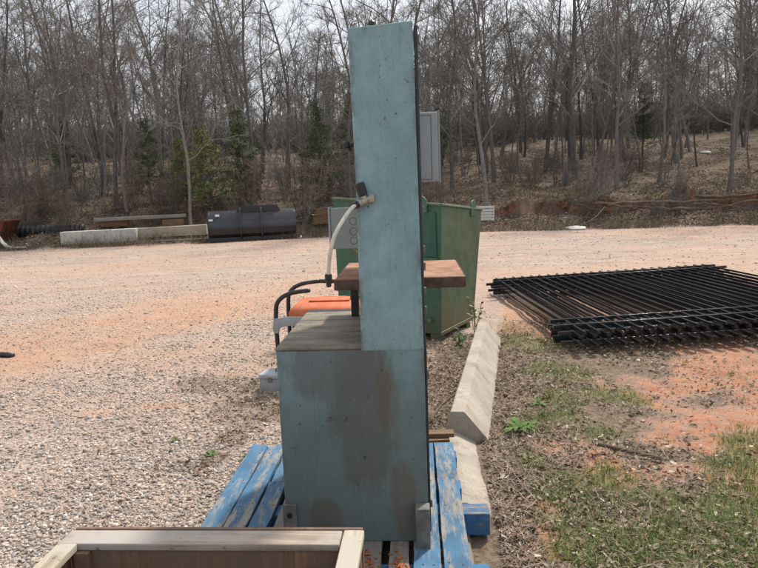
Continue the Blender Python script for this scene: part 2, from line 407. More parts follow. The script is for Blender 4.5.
def ground_mat():
    N = NT('yard_ground'); co = N.co
    a = N.node('Attribute', attribute_name='mask').outputs['Color']
    rgb = N.node('SeparateColor', {0:a}).outputs
    x,y,z = N.sep()
    # crushed stone
    far = N.ramp(y,6,13)
    v1 = N.node('TexVoronoi', {'Vector': co, 'Scale': 46.}); v2 = N.node('TexVoronoi', {'Vector': co, 'Scale': 17.})
    rnd = N.node('SeparateColor', {0: v1.outputs['Color']}).outputs[0]; rnd2 = N.node('SeparateColor', {0: v2.outputs['Color']}).outputs[0]
    st = N.mix(rnd, (.31,.235,.19), (.52,.43,.365))
    st = N.mix(N.ramp(rnd2,.55,1,0,.55), st, (.50,.44,.385))
    st = N.mix(N.ramp(v1.outputs['Distance'],.35,.8,0,.7), st, (.25,.195,.16))
    big = N.noise(.55,6,.62,N.scaled((.55,1.6,1)))
    st = N.mix(N.ramp(big,.36,.64,0,.62), st, (.41,.29,.22))
    st = N.mix(N.math('MULTIPLY',far,.42), st, (.41,.325,.27))
    st = N.mix(N.ramp(N.noise(7,6,.7),.55,.72,0,.5), st, (.20,.135,.10))
    st = N.mix(N.ramp(N.noise(3.2,8,.8,N.scaled((.6,1.5,1))),.42,.62,0,.55), st, (.31,.235,.19))
    st = N.mix(N.ramp(N.noise(5,8,.82,N.scaled((.5,1.3,1),None,(9,4,2))),.54,.66,0,.5), st, (.56,.50,.45))
    st = N.mix(N.math('MULTIPLY',far,N.ramp(N.noise(1.3,9,.8,N.scaled((.35,1.7,1),None,(3,7,0))),.5,.64,0,.75)), st, (.25,.175,.135))
    st = N.mix(N.math('MULTIPLY',far,N.ramp(N.noise(1.6,9,.8,N.scaled((.35,1.9,1),None,(13,2,0))),.52,.66,0,.7)), st, (.55,.47,.41))
    # clay
    cl = N.mix(N.ramp(N.noise(5,7,.65),.3,.7), (.37,.145,.072), (.51,.255,.15))
    cl = N.mix(N.ramp(N.noise(45,4,.7),.52,.7,0,.6), cl, (.28,.15,.095))
    clf = N.math('MULTIPLY', rgb[0], N.ramp(N.noise(13,8,.78),.3,.62,.2,1.))
    # litter / soil
    n = N.noise(26,7,.75); n5 = N.noise(3,5,.65)
    li = N.mix(N.ramp(n,.35,.65), (.12,.085,.06), (.28,.215,.16))
    li = N.mix(N.ramp(n5,.4,.7,0,.5), li, (.19,.14,.10))
    li = N.mix(N.math('MULTIPLY',far,N.ramp(N.noise(1.2,6,.7),.35,.65,.5,1.)), li, N.mix(N.ramp(N.noise(.9,8,.8,N.scaled((.6,1,1))),.4,.62), (.07,.055,.043), (.165,.12,.09)))
    # bare red soil where the bank is steep
    nrm = N.node('NewGeometry').outputs['Normal']
    nzv = N.node('SeparateXYZ', {0:nrm}).outputs[2]
    steep = N.math('MULTIPLY', N.ramp(nzv,.86,.66), N.ramp(N.noise(1.7,7,.75),.42,.6))
    li = N.mix(N.math('MULTIPLY',steep,far), li, N.mix(N.ramp(N.noise(4,6,.7),.4,.6), (.06,.032,.022), (.24,.10,.055)))
    gr = N.mix(N.ramp(N.noise(30,5,.7),.35,.65), (.10,.125,.045), (.22,.21,.10))
    cl = N.mix(N.math('MULTIPLY',N.math('SUBTRACT',1.,rgb[1]),.75), cl, N.mix(N.ramp(N.noise(4,7,.7,N.scaled((.6,1.4,1))),.35,.65), (.46,.265,.16), (.55,.37,.255)))
    c = N.mix(clf, st, cl)
    c = N.mix(N.math('MULTIPLY',rgb[1],N.math('SUBTRACT',1.,N.math('MULTIPLY',rgb[0],N.math('SUBTRACT',1.,far)))), c, li)
    c = N.mix(N.math('MULTIPLY',rgb[2],.5), c, gr)
    h1 = N.math('SUBTRACT',1.,v1.outputs['Distance']); 
    h2 = N.math('SUBTRACT',1.,v2.outputs['Distance'])
    hh = N.math('ADD',N.math('MULTIPLY',h1,.4),N.math('MULTIPLY',h2,.6))
    hh = N.mix(N.math('MAXIMUM',rgb[0],rgb[1]), hh, N.noise(22,7,.75))
    return N.out(c, .95, 0, N.bump(hh,.75,.03), .15)
gm = np_mesh('ground', V, F, C, 'mask')
gm.polygons.foreach_set('use_smooth', [True]*len(gm.polygons))
ground = link(gm, 'ground', ground_mat()); tag(ground, kind='structure')

# ------------------------------------------------------------------ scatter helpers
def rot_mats(n, tilt):
    a = rng.uniform(0,2*np.pi,n); b = rng.normal(0,tilt,n); c = rng.normal(0,tilt,n)
    ca,sa,cb,sb,cc,sc = np.cos(a),np.sin(a),np.cos(b),np.sin(b),np.cos(c),np.sin(c)
    Z = np.zeros((n,3,3)); X = np.zeros((n,3,3)); Y = np.zeros((n,3,3))
    Z[:,0,0]=ca; Z[:,0,1]=-sa; Z[:,1,0]=sa; Z[:,1,1]=ca; Z[:,2,2]=1
    X[:,0,0]=1; X[:,1,1]=cb; X[:,1,2]=-sb; X[:,2,1]=sb; X[:,2,2]=cb
    Y[:,1,1]=1; Y[:,0,0]=cc; Y[:,0,2]=sc; Y[:,2,0]=-sc; Y[:,2,2]=cc
    return Z@X@Y
def scatter(name, protos, P, S, tilt, tones, mat, label=None):
    """one object of loose pieces: protos = list of (verts, tri faces) copied at P with sizes S"""
    n = len(P); which = rng.integers(0,len(protos),n); Rm = rot_mats(n,tilt)
    Vs = []; Fs = []; Cs = []; off = 0
    for k,(pv,pf) in enumerate(protos):
        idx = np.where(which==k)[0]
        if not len(idx): continue
        pv = np.asarray(pv,float); pf = np.asarray(pf,int)
        sc = S[idx] if S.ndim == 2 else S[idx][:,None]
        vv = np.einsum('nij,nvj->nvi', Rm[idx], pv[None]*sc[:,None,:])+P[idx][:,None,:]
        m = len(pv)
        ff = pf[None]+(np.arange(len(idx))*m)[:,None,None]+off
        Vs.append(vv.reshape(-1,3)); Fs.append(ff.reshape(-1,pf.shape[1])); Cs.append(np.repeat(tones[idx],m,0)); off += len(idx)*m
    me = np_mesh(name, np.concatenate(Vs), np.concatenate(Fs), np.concatenate(Cs))
    o = link(me, name, mat); tag(o, kind='stuff')
    return o
PHI = (1+5**.5)/2
ICO = np.array([(-1,PHI,0),(1,PHI,0),(-1,-PHI,0),(1,-PHI,0),(0,-1,PHI),(0,1,PHI),(0,-1,-PHI),(0,1,-PHI),(PHI,0,-1),(PHI,0,1),(-PHI,0,-1),(-PHI,0,1)])/1.9
ICF = np.array([(0,11,5),(0,5,1),(0,1,7),(0,7,10),(0,10,11),(1,5,9),(5,11,4),(11,10,2),(10,7,6),(7,1,8),(3,9,4),(3,4,2),(3,2,6),(3,6,8),(3,8,9),(4,9,5),(2,4,11),(6,2,10),(8,6,7),(9,8,1)])
stones = []
CUB = np.array([(-1,-1,-1),(1,-1,-1),(1,1,-1),(-1,1,-1),(-1,-1,1),(1,-1,1),(1,1,1),(-1,1,1)],float)*.42
CUF = np.array([(0,2,1),(0,3,2),(4,5,6),(4,6,7),(0,1,5),(0,5,4),(1,2,6),(1,6,5),(2,3,7),(2,7,6),(3,0,4),(3,4,7)])
for k in range(14):        # broken, angular chips of crushed stone
    d = CUB*rng.uniform(.35,1.25,(8,3)); d[4:,:2] *= rng.uniform(.35,.9)
    d = d*np.array([1.15,rng.uniform(.55,1.),rng.uniform(.3,.6)])
    stones.append((d,CUF))

# ---- loose crushed stone over the near yard
pts = []; tn = []; sz = []
def inside_fixed(x,y):
    # under the pallet deck
    return False
cnt = 0
while cnt < 76000:
    y = 2.1*(11.5/2.1)**random.random()          # denser near the camera
    x = random.uniform(-.64*y-.3, .25+.18*(y-3))
    if y > 6 : 
        if random.random() < (y-6)/6: continue
    c,l,g,_ = masks(x,y)
    keep = (1-.55*c)*(1-.93*l)*(.55+.75*smooth(-.5,.4,nz(x,y,1.1,21.)+.6*nz(x,y,3.4,5.)))
    if random.random() > keep: continue
    s = random.lognormvariate(0,.5)*.0124*(1+.06*max(0,y-4))*(1-.3*c)
    s = min(s,.038)
    pts.append((x,y,height(x,y)+s*.12)); sz.append(s)
    b = random.gauss(.43,.14); b = max(.25,min(.78,b))
    w = random.random()
    t = np.array((b,b*.865,b*.755)) if w < .6 else (np.array((b*.97,b*.80,b*.68)) if w < .85 else np.array((b*.84,b*.79,b*.745)))
    t = t*(1-.5*c)+np.array((.46,.29,.2))*.5*c
    tn.append(t); cnt += 1
cnt = 0
while cnt < 9000:
    y = 7*(21/7)**random.random(); x = random.uniform(-.66*y, .66*y)
    if y > edge_y(x)-.1 or (x > .6 and y < 10): continue
    c = masks(x,y)[0]
    if random.random() > (1-.7*c)*(.45+.9*mnoise.noise(Vector((x*.25,y*.8,2.)))+.5*nz(x,y,1.5,6.)+.3): continue
    s = min(.07,random.lognormvariate(0,.4)*.021*(1+.05*(y-7)))
    pts.append((x,y,height(x,y)+s*.1)); sz.append(s); b = max(.2,min(.75,random.gauss(.56,.12))); tn.append(np.array((b,b*.88,b*.78))); cnt += 1
tag(scatter('gravel', stones, np.array(pts), np.array(sz), .35, np.array(tn), M['stone']))

# ---- dead leaves, dry straw and grass
leafA = ([(-.5,0,0),(-.1,.28,.10),(.28,.2,.06),(.55,0,.16),(.25,-.22,.08),(-.12,-.25,.13),(0,0,-.02)],
         [(0,6,1),(1,6,2),(2,6,3),(3,6,4),(4,6,5),(5,6,0)])
leafB = ([(-.5,0,.1),(-.2,.2,.02),(.2,.26,.16),(.5,.05,.02),(.2,-.18,.12),(-.2,-.22,.03),(0,0,.04)], leafA[1])
leafC = ([(-.5,0,.0),(-.15,.14,.2),(.2,.12,.22),(.5,0,.05),(.2,-.16,.2),(-.2,-.14,.16),(0,0,.0)], leafA[1])
def leaf_tone():
    w = random.random()
    if w < .42: c = (.275,.195,.14)
    elif w < .64: c = (.18,.125,.088)
    elif w < .88: c = (.36,.28,.21)
    else: c = (.5,.44,.37)
    k = random.uniform(.7,1.2); return (c[0]*k,c[1]*k,c[2]*k)
def blade(n, bend):
    vs = []; 
    for i in range(n+1):
        t = i/n; w = .5*(1-t*.92)
        vs += [(-w*.05, bend*t*t, t*(1-.35*bend*t)), (w*.05, bend*t*t, t*(1-.35*bend*t))]
    fs = []
    for i in range(n): a = 2*i; fs += [(a,a+1,a+3),(a,a+3,a+2)]
    return (vs,fs)
blades = [blade(3,b) for b in (.15,.4,.7,1.0)]
straw = []
for k in range(6):
    b = random.uniform(-.35,.35); d = random.uniform(0.02,.16); w = .007
    straw.append(([(-.5,-w,0),(-.5,w,0),(-.15,b*.4-w,d),(-.15,b*.4+w,d),(.2,b*.5-w,d*.8),(.2,b*.5+w,d*.8),(.5,b-w,.02),(.5,b+w,.02)],
                  [(0,1,3),(0,3,2),(2,3,5),(2,5,4),(4,5,7),(4,7,6)]))
def on_fixed(x,y):
    # kerb body and pallet footprint keep clear
    if y > 3.5:
        e = curb_x(y); 
        if e-.25 < x < e-.03 and y < 6.1: return random.random() > .05
    elif e_near(x,y): return True
    return False
def e_near(x,y):
    e = curb_x(y); return e-.25 < x < e-.03
lp, ls, lt = [], [], []; sp, ss, stn = [], [], []; gp, gs, gt = [], [], []
tries = 0
while (len(lp) < 26000 or len(sp) < 7500 or len(gp) < 19000) and tries < 400000:
    tries += 1
    y = 2.05*(7.6/2.05)**random.random(); x = random.uniform(-1.7, .62*y+.25)
    c,l,g,_ = masks(x,y)
    if on_fixed(x,y): continue
    z = height(x,y)
    dens = .5+.9*nz(x,y,1.4,31.)+.5*nz(x,y,4,13.)
    near = smooth(.9,0,x-curb_x(y))             # thickest against the kerb
    if len(lp) < 26000 and random.random() < max(l,.03)*(1-.6*c)*(1-.5*g)*max(.06,min(1,dens*.7+near*.7)):
        lp.append((x,y,z+random.uniform(.002,.022))); ls.append(min(.042,random.lognormvariate(0,.42)*.02)); lt.append(leaf_tone())
    if len(sp) < 7500 and random.random() < l*(1-.75*c)*(1-.85*g)*max(.04,min(1,.15+dens*.5+near*.8)):
        sp.append((x,y,z+random.uniform(.003,.03))); k = random.uniform(.04,.15); ss.append(k)
        b = random.uniform(.16,.44); stn.append((b,b*.81,b*.62))
    if len(gp) < 19000 and random.random() < (.05+g*1.0)*(.03 if x < curb_x(y) else 1)*l:
        n = random.randint(2,5)
        for q in range(n):
            gx, gy = x+random.gauss(0,.018), y+random.gauss(0,.018)
            hgt = random.uniform(.018,.048)*(1+.4*g); gp.append((gx,gy,height(gx,gy)-.003)); gs.append((.062*random.uniform(.7,1.2),hgt,hgt))
            k = random.uniform(.7,1.25)
            gt.append((.15*k,.255*k,.06*k) if random.random() < .72 else (.30*k,.28*k,.13*k))
scatter('dead_leaves', [leafA,leafB,leafC], np.array(lp), np.array(ls), .45, np.array(lt), M['tone'])
scatter('dry_straw', straw, np.array(sp), np.array(ss), .22, np.array(stn), M['tone'])
scatter('grass', blades, np.array(gp), np.array(gs), .28, np.array(gt), M['tone'])

# ---- litter and dry grass on the bank and in the open wood
lp, ls, lt = [], [], []; gp, gs, gt = [], [], []
while len(lp) < 52000:
    y = 20.0*(46/20.0)**(random.random()**1.25); x = random.uniform(-.62*y,.62*y)
    s = y-edge_y(x)
    if s < .1 or random.random() > .35+.9*nz(x,y,.8,17.)+.4: continue
    lp.append((x,y,height(x,y)+.03)); ls.append(random.uniform(.05,.11)); t = leaf_tone(); lt.append(tuple(k*.9 for k in t))
while len(gp) < 24000:
    s = random.random()**1.6*5-.35; x = random.uniform(-14.5,14.5); y = edge_y(x)+s
    if random.random() > .35+1.1*nz(x,y,.6,27.)+.5*nz(x,y,1.8,3.): continue
    hgt = random.uniform(.12,.5)*(.8 if x > 3 else 1.05); gp.append((x,y,height(x,y)-.02)); gs.append((.22*random.uniform(.7,1.2),hgt,hgt))
    b = random.uniform(.10,.30); gt.append((b,b*.80,b*.58) if random.random() < .92 else (.10,.12,.05))
scatter('fallen_leaves', [leafA,leafB,leafC], np.array(lp), np.array(ls), .28, np.array(lt), M['tone'])
scatter('dry_grass', blades, np.array(gp), np.array(gs), .3, np.array(gt), M['tone'])

# ------------------------------------------------------------------ woods
def branch_path(p, d, L, n, wander, up):
    pts = [p.copy()]; d = d.normalized()
    for i in range(n):
        d = (d+Vector((random.gauss(0,wander),random.gauss(0,wander),random.gauss(0,wander)+up))).normalized()
        p = p+d*(L/n); pts.append(p.copy())
    return pts
def at_path(pts, t):
    f = t*(len(pts)-1); i = min(int(f),len(pts)-2); u = f-i
    return pts[i].lerp(pts[i+1],u), (pts[i+1]-pts[i]).normalized()
def side_dir(d, ang):
    o = d.orthogonal().normalized(); o.rotate(Matrix.Rotation(random.uniform(0,2*math.pi),3,d))
    return (d*math.cos(ang)+o*math.sin(ang)).normalized()
def tree_proto(name, H, r0, first=.3, nprim=15, spread=.36, lean=.03, bark_m='bark', fork=False, dens=1.0, twig_m='twig', twr=.0055):
    tr = MB(); cr = MB()
    tp = branch_path(Vector((0,0,-.25)), Vector((random.gauss(0,lean),random.gauss(0,lean),1)), H, 11, .065, .02)
    rad = [r0*(1.25 if i == 0 else 1)*(1-.9*(i/11)**.9)+.008 for i in range(12)]
    tr.tube(tp, rad, 8, cap=False)
    stems = [(tp,rad)]
    if fork:
        p,d = at_path(tp,.3); fp = branch_path(p, side_dir(d,.33), H*.62, 8, .06, .06)
        fr = [r0*.62*(1-.9*(i/8))+.008 for i in range(9)]; tr.tube(fp, fr, 7, cap=False); stems.append((fp,fr))
    for si,(sp_,sr) in enumerate(stems):
        npr = nprim if si == 0 else nprim//2
        for k in range(npr):
            t = first+(1-first)*((k+random.random())/npr) if si == 0 else .15+.85*(k+random.random())/npr
            p,d = at_path(sp_, min(.99,t))
            L = H*spread*(1.08-t*.75)*random.uniform(.6,1.15)
            bd = side_dir(d, random.uniform(.6,1.15)); bd.z = abs(bd.z)*.7+.08
            b = branch_path(p, bd, L, 6, .15, .07)
            br = max(.016, r0*.40*(1-t*.65))
            cr.tube(b, [br*(1-.78*i/6)+.004 for i in range(7)], 5, cap=False)
            n2 = int(7*dens*max(.5,min(1.4,L/2.5)))
            for _ in range(n2):
                t2 = random.uniform(.2,1); p2,d2 = at_path(b,t2)
                L2 = L*.5*(1.15-t2*.6)*random.uniform(.5,1.15)
                b2 = branch_path(p2, side_dir(d2,random.uniform(.45,1.0)), L2, 4, .2, .06)
                r2 = max(.008, br*.42*(1-t2*.4))
                cr.tube(b2, [r2*(1-.7*i/4)+.003 for i in range(5)], 3, cap=False)
                for _ in range(int(5*dens)):
                    t3 = random.uniform(.15,1); p3,d3 = at_path(b2,t3)
                    b3 = branch_path(p3, side_dir(d3,random.uniform(.4,1.1)), max(.25,L2*.55*random.uniform(.4,1.1)), 3, .22, .05)
                    cr.tube(b3, [twr*1.25,twr,twr*.8,twr*.5], 3, cap=False)
                    for _ in range(int(2.4*dens)):
                        p4,d4 = at_path(b3,random.uniform(.2,1))
                        b4 = branch_path(p4, side_dir(d4,random.uniform(.4,1.0)), random.uniform(.15,.45), 2, .25, .04)
                        cr.tube(b4, [twr*.9,twr*.75,twr*.45], 3, cap=False)
    root = empty(name)
    tr.build('trunk', M[bark_m], root, smooth=True); cr.build('crown', M[twig_m], root)
    return root
oaks = [tree_proto('bare_tree', random.uniform(10.5,14), random.uniform(.06,.11), random.uniform(.18,.32), 18, .33, .05,
        ['bark','bark_dark','bark','bark_dark','bark','bark_dark','bark','bark_light'][k], fork=k in (1,4,6)) for k in range(8)]
slims = [tree_proto('slender_tree', random.uniform(7,9.5), random.uniform(.045,.07), .22, 13, .26, .03, ['bark','bark_light','bark_dark','bark'][k]) for k in range(4)]
def shrub_proto(name, H, nst, mat):
    tr = MB(); 
    for k in range(nst):
        a = random.uniform(0,6.28); d = Vector((math.cos(a)*random.uniform(.1,.6),math.sin(a)*random.uniform(.1,.6),1))
        L = H*random.uniform(.6,1.1)
        b = branch_path(Vector((math.cos(a)*.12,math.sin(a)*.12,-.1)), d, L, 5, .12, .0)
        r = .012*random.uniform(.7,1.3); tr.tube(b,[r*(1-.7*i/5)+.003 for i in range(6)],4,cap=False)
        for _ in range(9):
            t = random.uniform(.15,1); p,dd = at_path(b,t)
            b2 = branch_path(p, side_dir(dd,random.uniform(.4,1.2)), L*.42*random.uniform(.4,1.1)*(1.2-t*.6), 3, .22, -.01)
            tr.tube(b2,[.0075,.006,.005,.003],3,cap=False)
            for _ in range(5):
                p3,d3 = at_path(b2,random.uniform(.1,1))
                b3 = branch_path(p3, side_dir(d3,random.uniform(.4,1.2)), random.uniform(.12,.45), 2, .25, 0.)
                tr.tube(b3,[.005,.0042,.003],3,cap=False)
    o = tr.build(name, mat); return tag(o, cat='shrub')
shrubs = [shrub_proto('bare_shrub', random.uniform(1.5,2.8), random.randint(8,13), M[['brush','twig','brush','twig','brush'][k]]) for k in range(5)]

used = set()
def put(proto, x, y, label, group=None, rz=None, sc=1.0, tilt=(0,0), cat='tree', zoff=0.):
    loc = (x,y,height(x,y)+zoff); rz = random.uniform(0,6.28) if rz is None else rz
    if proto.name not in used:
        used.add(proto.name); o = proto; o.location = loc; o.rotation_euler = (tilt[0],tilt[1],rz); o.scale = (sc,)*3 if not hasattr(sc,'__len__') else sc
    else:
        o = copy_tree(proto, loc, (tilt[0],tilt[1],rz), sc)
    tag(o, label, cat, group)
    if not group and 'group' in o: del o['group']
    return o
# trees one can pick out in the picture (x, y, proto, scale, tilt, label)
NAMED = [
 (-9.7,24.5,oaks[1],1.0,(0,.02),'thick dark trunk rising highest at the far left of the wood'),
 (-6.35,22.2,slims[1],1.0,(0,.01),'slender pale grey tree standing between the white beam and the loader bucket'),
 (-11.3,24,oaks[4],.85,(0,-.04),'low-branching tree tangled in grey brush behind the rusty hopper'),
 (3.8,22.6,oaks[0],.95,(0,-.03),'bare tree rooted low on the bank directly behind the green skip'),
 (8.0,31,oaks[3],.95,(0,.05),'dark tree leaning right, next left of the tallest leaning trunk'),
 (9.5,32,oaks[5],1.1,(0,.12),'tall trunk leaning right in open wood above the white debris'),
 (8.95,24.3,slims[0],1.15,(0,.02),'straight slender tree on top of the red bank above the fence stack'),
 (10.85,25.2,slims[3],1.05,(0,.03),'slim tree with crooked low limbs standing on the roots of the red bank'),
 (12.1,22.4,oaks[2],.8,(0,-.03),'rough trunk rooted in the cut bank at the far right'),
 (5.0,27.5,oaks[6],.9,(0,-.03),'forked bare tree behind the light grey enclosure'),
 (-3.9,29.5,oaks[7],.9,(0,.02),'pale forked trunk beside the dark evergreen left of the machine'),
]
for x,y,p,s,tl,lab in NAMED: put(p,x,y,lab,None,None,s,tl)
# the rest of the wood, tree by tree
placed = [(a[0],a[1]) for a in NAMED]
def free(x,y,d):
    return all((x-a)**2+(y-b)**2 > d*d for a,b in placed)
nt = 0; tries = 0
while nt < 140 and tries < 9000:
    tries += 1
    y = 24*(66/24)**(random.random()**.9); x = random.uniform(-.66*y-2,.66*y+2)
    if not free(x,y,.9+.012*y): continue
    if 3 < x < 16 and y < 29 and random.random() < .6: continue
    placed.append((x,y)); nt += 1
    put(random.choice(oaks), x, y, 'bare grey hardwood standing among many alike deep in the wood', 'bare trees standing in the wood', None, random.uniform(.72,1.12), (random.gauss(0,.035),random.gauss(0,.035)))
nt = 0; tries = 0
while nt < 95 and tries < 9000:
    tries += 1
    y = 22.5*(46/22.5)**random.random(); x = random.uniform(-.66*y-1,.66*y+1)
    if not free(x,y,.55): continue
    if 3 < x < 16 and y < 26 and random.random() < .75: continue
    placed.append((x,y)); nt += 1
    put(random.choice(slims), x, y, 'thin bare young tree scattered between the larger trunks', 'young trees in the wood', None, random.uniform(.45,1.0), (random.gauss(0,.07),random.gauss(0,.07)))
nt = 0
while nt < 130:
    right = random.random() < .45
    x = random.uniform(2.5,15) if right else random.uniform(-15,2.5)
    y = edge_y(x)+ (random.uniform(1.2,9) if not right else random.uniform(.8,22)**1.0); 
    nt += 1
    put(random.choice(shrubs), x, y, 'leafless brown brush growing in tangles along the edge of the wood', 'bare brush along the wood edge', None, random.uniform(.45,1.1) if not right else random.uniform(.3,.7), (0,0), 'shrub')
# far wood: reads as one mass
far = MB()
fv = []; ff = []
def light_tree(H, r0):
    m = MB()
    tp = branch_path(Vector((0,0,-.3)), Vector((random.gauss(0,.04),random.gauss(0,.04),1)), H, 6, .05, .02)
    m.tube(tp,[r0*(1-.85*i/6)+.012 for i in range(7)],5,cap=False)
    for k in range(16):
        t = .22+.78*random.random(); p,d = at_path(tp,t); L = H*.3*(1.1-t*.7)*random.uniform(.6,1.1)
        b = branch_path(p, side_dir(d,random.uniform(.5,1.1)), L, 3, .16, .08); m.tube(b,[.04,.03,.02,.012],3,cap=False)
        for _ in range(7):
            p2,d2 = at_path(b,random.uniform(.2,1)); b2 = branch_path(p2, side_dir(d2,.8), L*.45*random.uniform(.5,1.1), 2, .2, .05); m.tube(b2,[.019,.015,.008],3,cap=False)
            for _ in range(3):
                p3,d3 = at_path(b2,random.uniform(.2,1)); b3 = branch_path(p3, side_dir(d3,.8), random.uniform(.4,1.0), 1, .2, .05); m.tube(b3,[.012,.007],3,cap=False)
    return np.array(m.v), np.array(m.f)
LT = [light_tree(random.uniform(11,15),random.uniform(.07,.13)) for _ in range(6)]
off = 0; FV = []; FF = []
for k in range(240):
    y = 62*(125/62)**random.random(); x = random.uniform(-.72*y,.72*y)
    v,f = LT[k%6]; a = random.uniform(0,6.28); c,s = math.cos(a),math.sin(a); sc = random.uniform(.75,1.1)
    vv = np.stack([v[:,0]*c-v[:,1]*s, v[:,0]*s+v[:,1]*c, v[:,2]],1)*sc+np.array((x,y,height(x,y)))
    FV.append(vv); FF.append(f+off); off += len(v)
def brush(H):
    m = MB()
    for k in range(14):
        a = random.uniform(0,6.28); b = branch_path(Vector((math.cos(a)*.5,math.sin(a)*.5,-.2)), Vector((math.cos(a)*random.uniform(0,.7),math.sin(a)*random.uniform(0,.7),1)), H*random.uniform(.5,1.1), 3, .16, 0)
        m.tube(b,[.035,.026,.018,.01],3,cap=False)
        for _ in range(8):
            p2,d2 = at_path(b,random.uniform(.15,1)); b2 = branch_path(p2, side_dir(d2,.8), H*.3*random.uniform(.5,1.1), 1, .2, .03); m.tube(b2,[.018,.009],3,cap=False)
    return np.array(m.v), np.array(m.f)
BT = [brush(random.uniform(3,5)) for _ in range(5)]
for k in range(1500):
    y = 50*(105/50)**random.random(); x = random.uniform(-.7*y,.7*y)
    v,f = BT[k%5]; a = random.uniform(0,6.28); c,s = math.cos(a),math.sin(a); sc = random.uniform(.5,1.0)
    vv = np.stack([v[:,0]*c-v[:,1]*s, v[:,0]*s+v[:,1]*c, v[:,2]],1)*sc+np.array((x,y,height(x,y)))
    FV.append(vv); FF.append(f+off); off += len(v)
for k in range(420):       # undergrowth of the far wood
    y = 46*(110/46)**random.random(); x = random.uniform(-.72*y,.72*y)
    v,f = LT[k%6]; a = random.uniform(0,6.28); c,s = math.cos(a),math.sin(a); sc = random.uniform(.22,.42)
    vv = np.stack([v[:,0]*c-v[:,1]*s, v[:,0]*s+v[:,1]*c, v[:,2]*.9],1)*sc+np.array((x,y,height(x,y)))
    FV.append(vv); FF.append(f+off); off += len(v)
fw = link(np_mesh('far_woods', np.concatenate(FV), np.concatenate(FF)), 'far_woods', M['bark']); tag(fw, kind='stuff')

# evergreens
def cedar_proto(H, Rb, tone):
    root = empty('evergreen_tree'); tr = MB()
    tp = branch_path(Vector((0,0,-.2)), Vector((0,0,1)), H, 6, .03, .02)
    tr.tube(tp,[.06*(1-.85*i/6)+.01 for i in range(7)],6,cap=False)
    P = []; T = []
    for k in range(95):
        t = .12+.88*random.random()**.9; p,d = at_path(tp,min(.99,t))
        L = Rb*(1.05-t)*random.uniform(.55,1.2)+.12
        b = branch_path(p, side_dir(d,random.uniform(.9,1.5)), L, 4, .14, .03)
        tr.tube(b,[.012,.01,.008,.006,.003],3,cap=False)
        sh = random.uniform(.6,1.3)
        for _ in range(int(34*min(1.6,L/.7+.3))):
            q,_d = at_path(b,random.uniform(.25,1)); q = q+Vector((random.gauss(0,.07),random.gauss(0,.07),random.gauss(0,.05)))
            P.append(tuple(q)); k2 = sh*random.uniform(.75,1.25); T.append((tone[0]*k2,tone[1]*k2,tone[2]*k2))
    tr.build('trunk', M['bark_dark'], root)
    P = np.array(P); n = len(P); Rm = rot_mats(n,.9); s = rng.uniform(.08,.17,n)
    pv = np.array([(-.5,-.12,0),(.5,0,.12),(-.5,.12,0.04)])
    vv = np.einsum('nij,nvj->nvi',Rm,pv[None]*s[:,None,None])+P[:,None,:]
    me = np_mesh('crown', vv.reshape(-1,3), np.arange(n*3).reshape(-1,3), np.repeat(np.array(T),3,0))
    link(me,'crown',M['needle'],root); return root
ced = [cedar_proto(3.6,1.15,(.10,.13,.06)), cedar_proto(3.2,1.3,(.19,.22,.09)), cedar_proto(4.4,1.3,(.085,.115,.055))]
for x,y,k,s,lab in [(-2.0,24.0,2,.9,'dark green evergreen close to the left side of the machine column'),
                    (-5.9,23.6,1,.95,'yellow-green young pine, brightest evergreen in the left of the wood'),
                    (-6.9,24.0,1,.8,'small yellowish pine just left of the brightest evergreen'),
                    (-4.9,25.0,0,1.0,'green conifer half hidden behind the yellow-green pine'),
                    (-8.4,24.6,2,.75,'dim green conifer behind the brush above the concrete beam'),
                    (-1.2,33,0,1.1,'faint conifer partly hidden behind the machine column'),
                    (-13.6,29,0,.95,'dim conifer at the far left edge of the wood'),
                    (14.6,36,2,.95,'dusky conifer deep in the right of the wood'),
                    (3.6,35,0,1.0,'dim conifer behind the light grey enclosure')]:
    put(ced[k],x,y,lab,None,None,s)

# exposed roots and logs on the cut bank
def bank_tube(name, pts, r, label, cat='root', mat='root'):
    P = []
    for x,s,up in pts:
        y = edge_y(x)+s; P.append(Vector((x,y,height(x,y)+up)))
    Q = []
    for i in range(len(P)-1):
        for k in range(4):
            q = P[i].lerp(P[i+1],k/4); Q.append(q+Vector((random.gauss(0,.03),random.gauss(0,.03),random.gauss(0,.025))))
    Q.append(P[-1]); n = len(Q)
    o = MB().tube(Q,[r*(1-.55*i/n) for i in range(n)],7).build(name,M[mat],smooth=True); tag(o,label,cat)
bank_tube('exposed_root',[(7.3,1.3,.42),(8.6,1.5,.42),(10.2,1.5,.40),(11.6,1.4,.46)],.055,'long bleached root running level along the top of the red cut bank')
bank_tube('exposed_root',[(9.2,1.35,.28),(10.4,1.3,.18),(11.2,1.25,.2),(12.4,1.4,.4)],.05,'lower bleached root sagging in a loop under the long level root')
bank_tube('exposed_root',[(10.6,1.5,.55),(11.6,1.4,.5),(12.8,1.6,.6),(14,1.8,.62)],.06,'thick root at the far right end of the cut bank')
bank_tube('exposed_root',[(7.4,1.5,.3),(7.1,1.1,.15),(6.9,.8,.05)],.03,'short root hanging down the red face at the left end of the cut')
bank_tube('fallen_branch',[(-3.6,1.6,.1),(-2.6,1.9,.25),(-1.6,2.2,.2)],.035,'grey fallen branch lying on the leaves right of the loader bucket','branch','twig')
bank_tube('fallen_branch',[(6.9,.5,.05),(7.6,1.0,.35)],.03,'leaning dead branch propped on the slope beneath the roots','branch','twig')

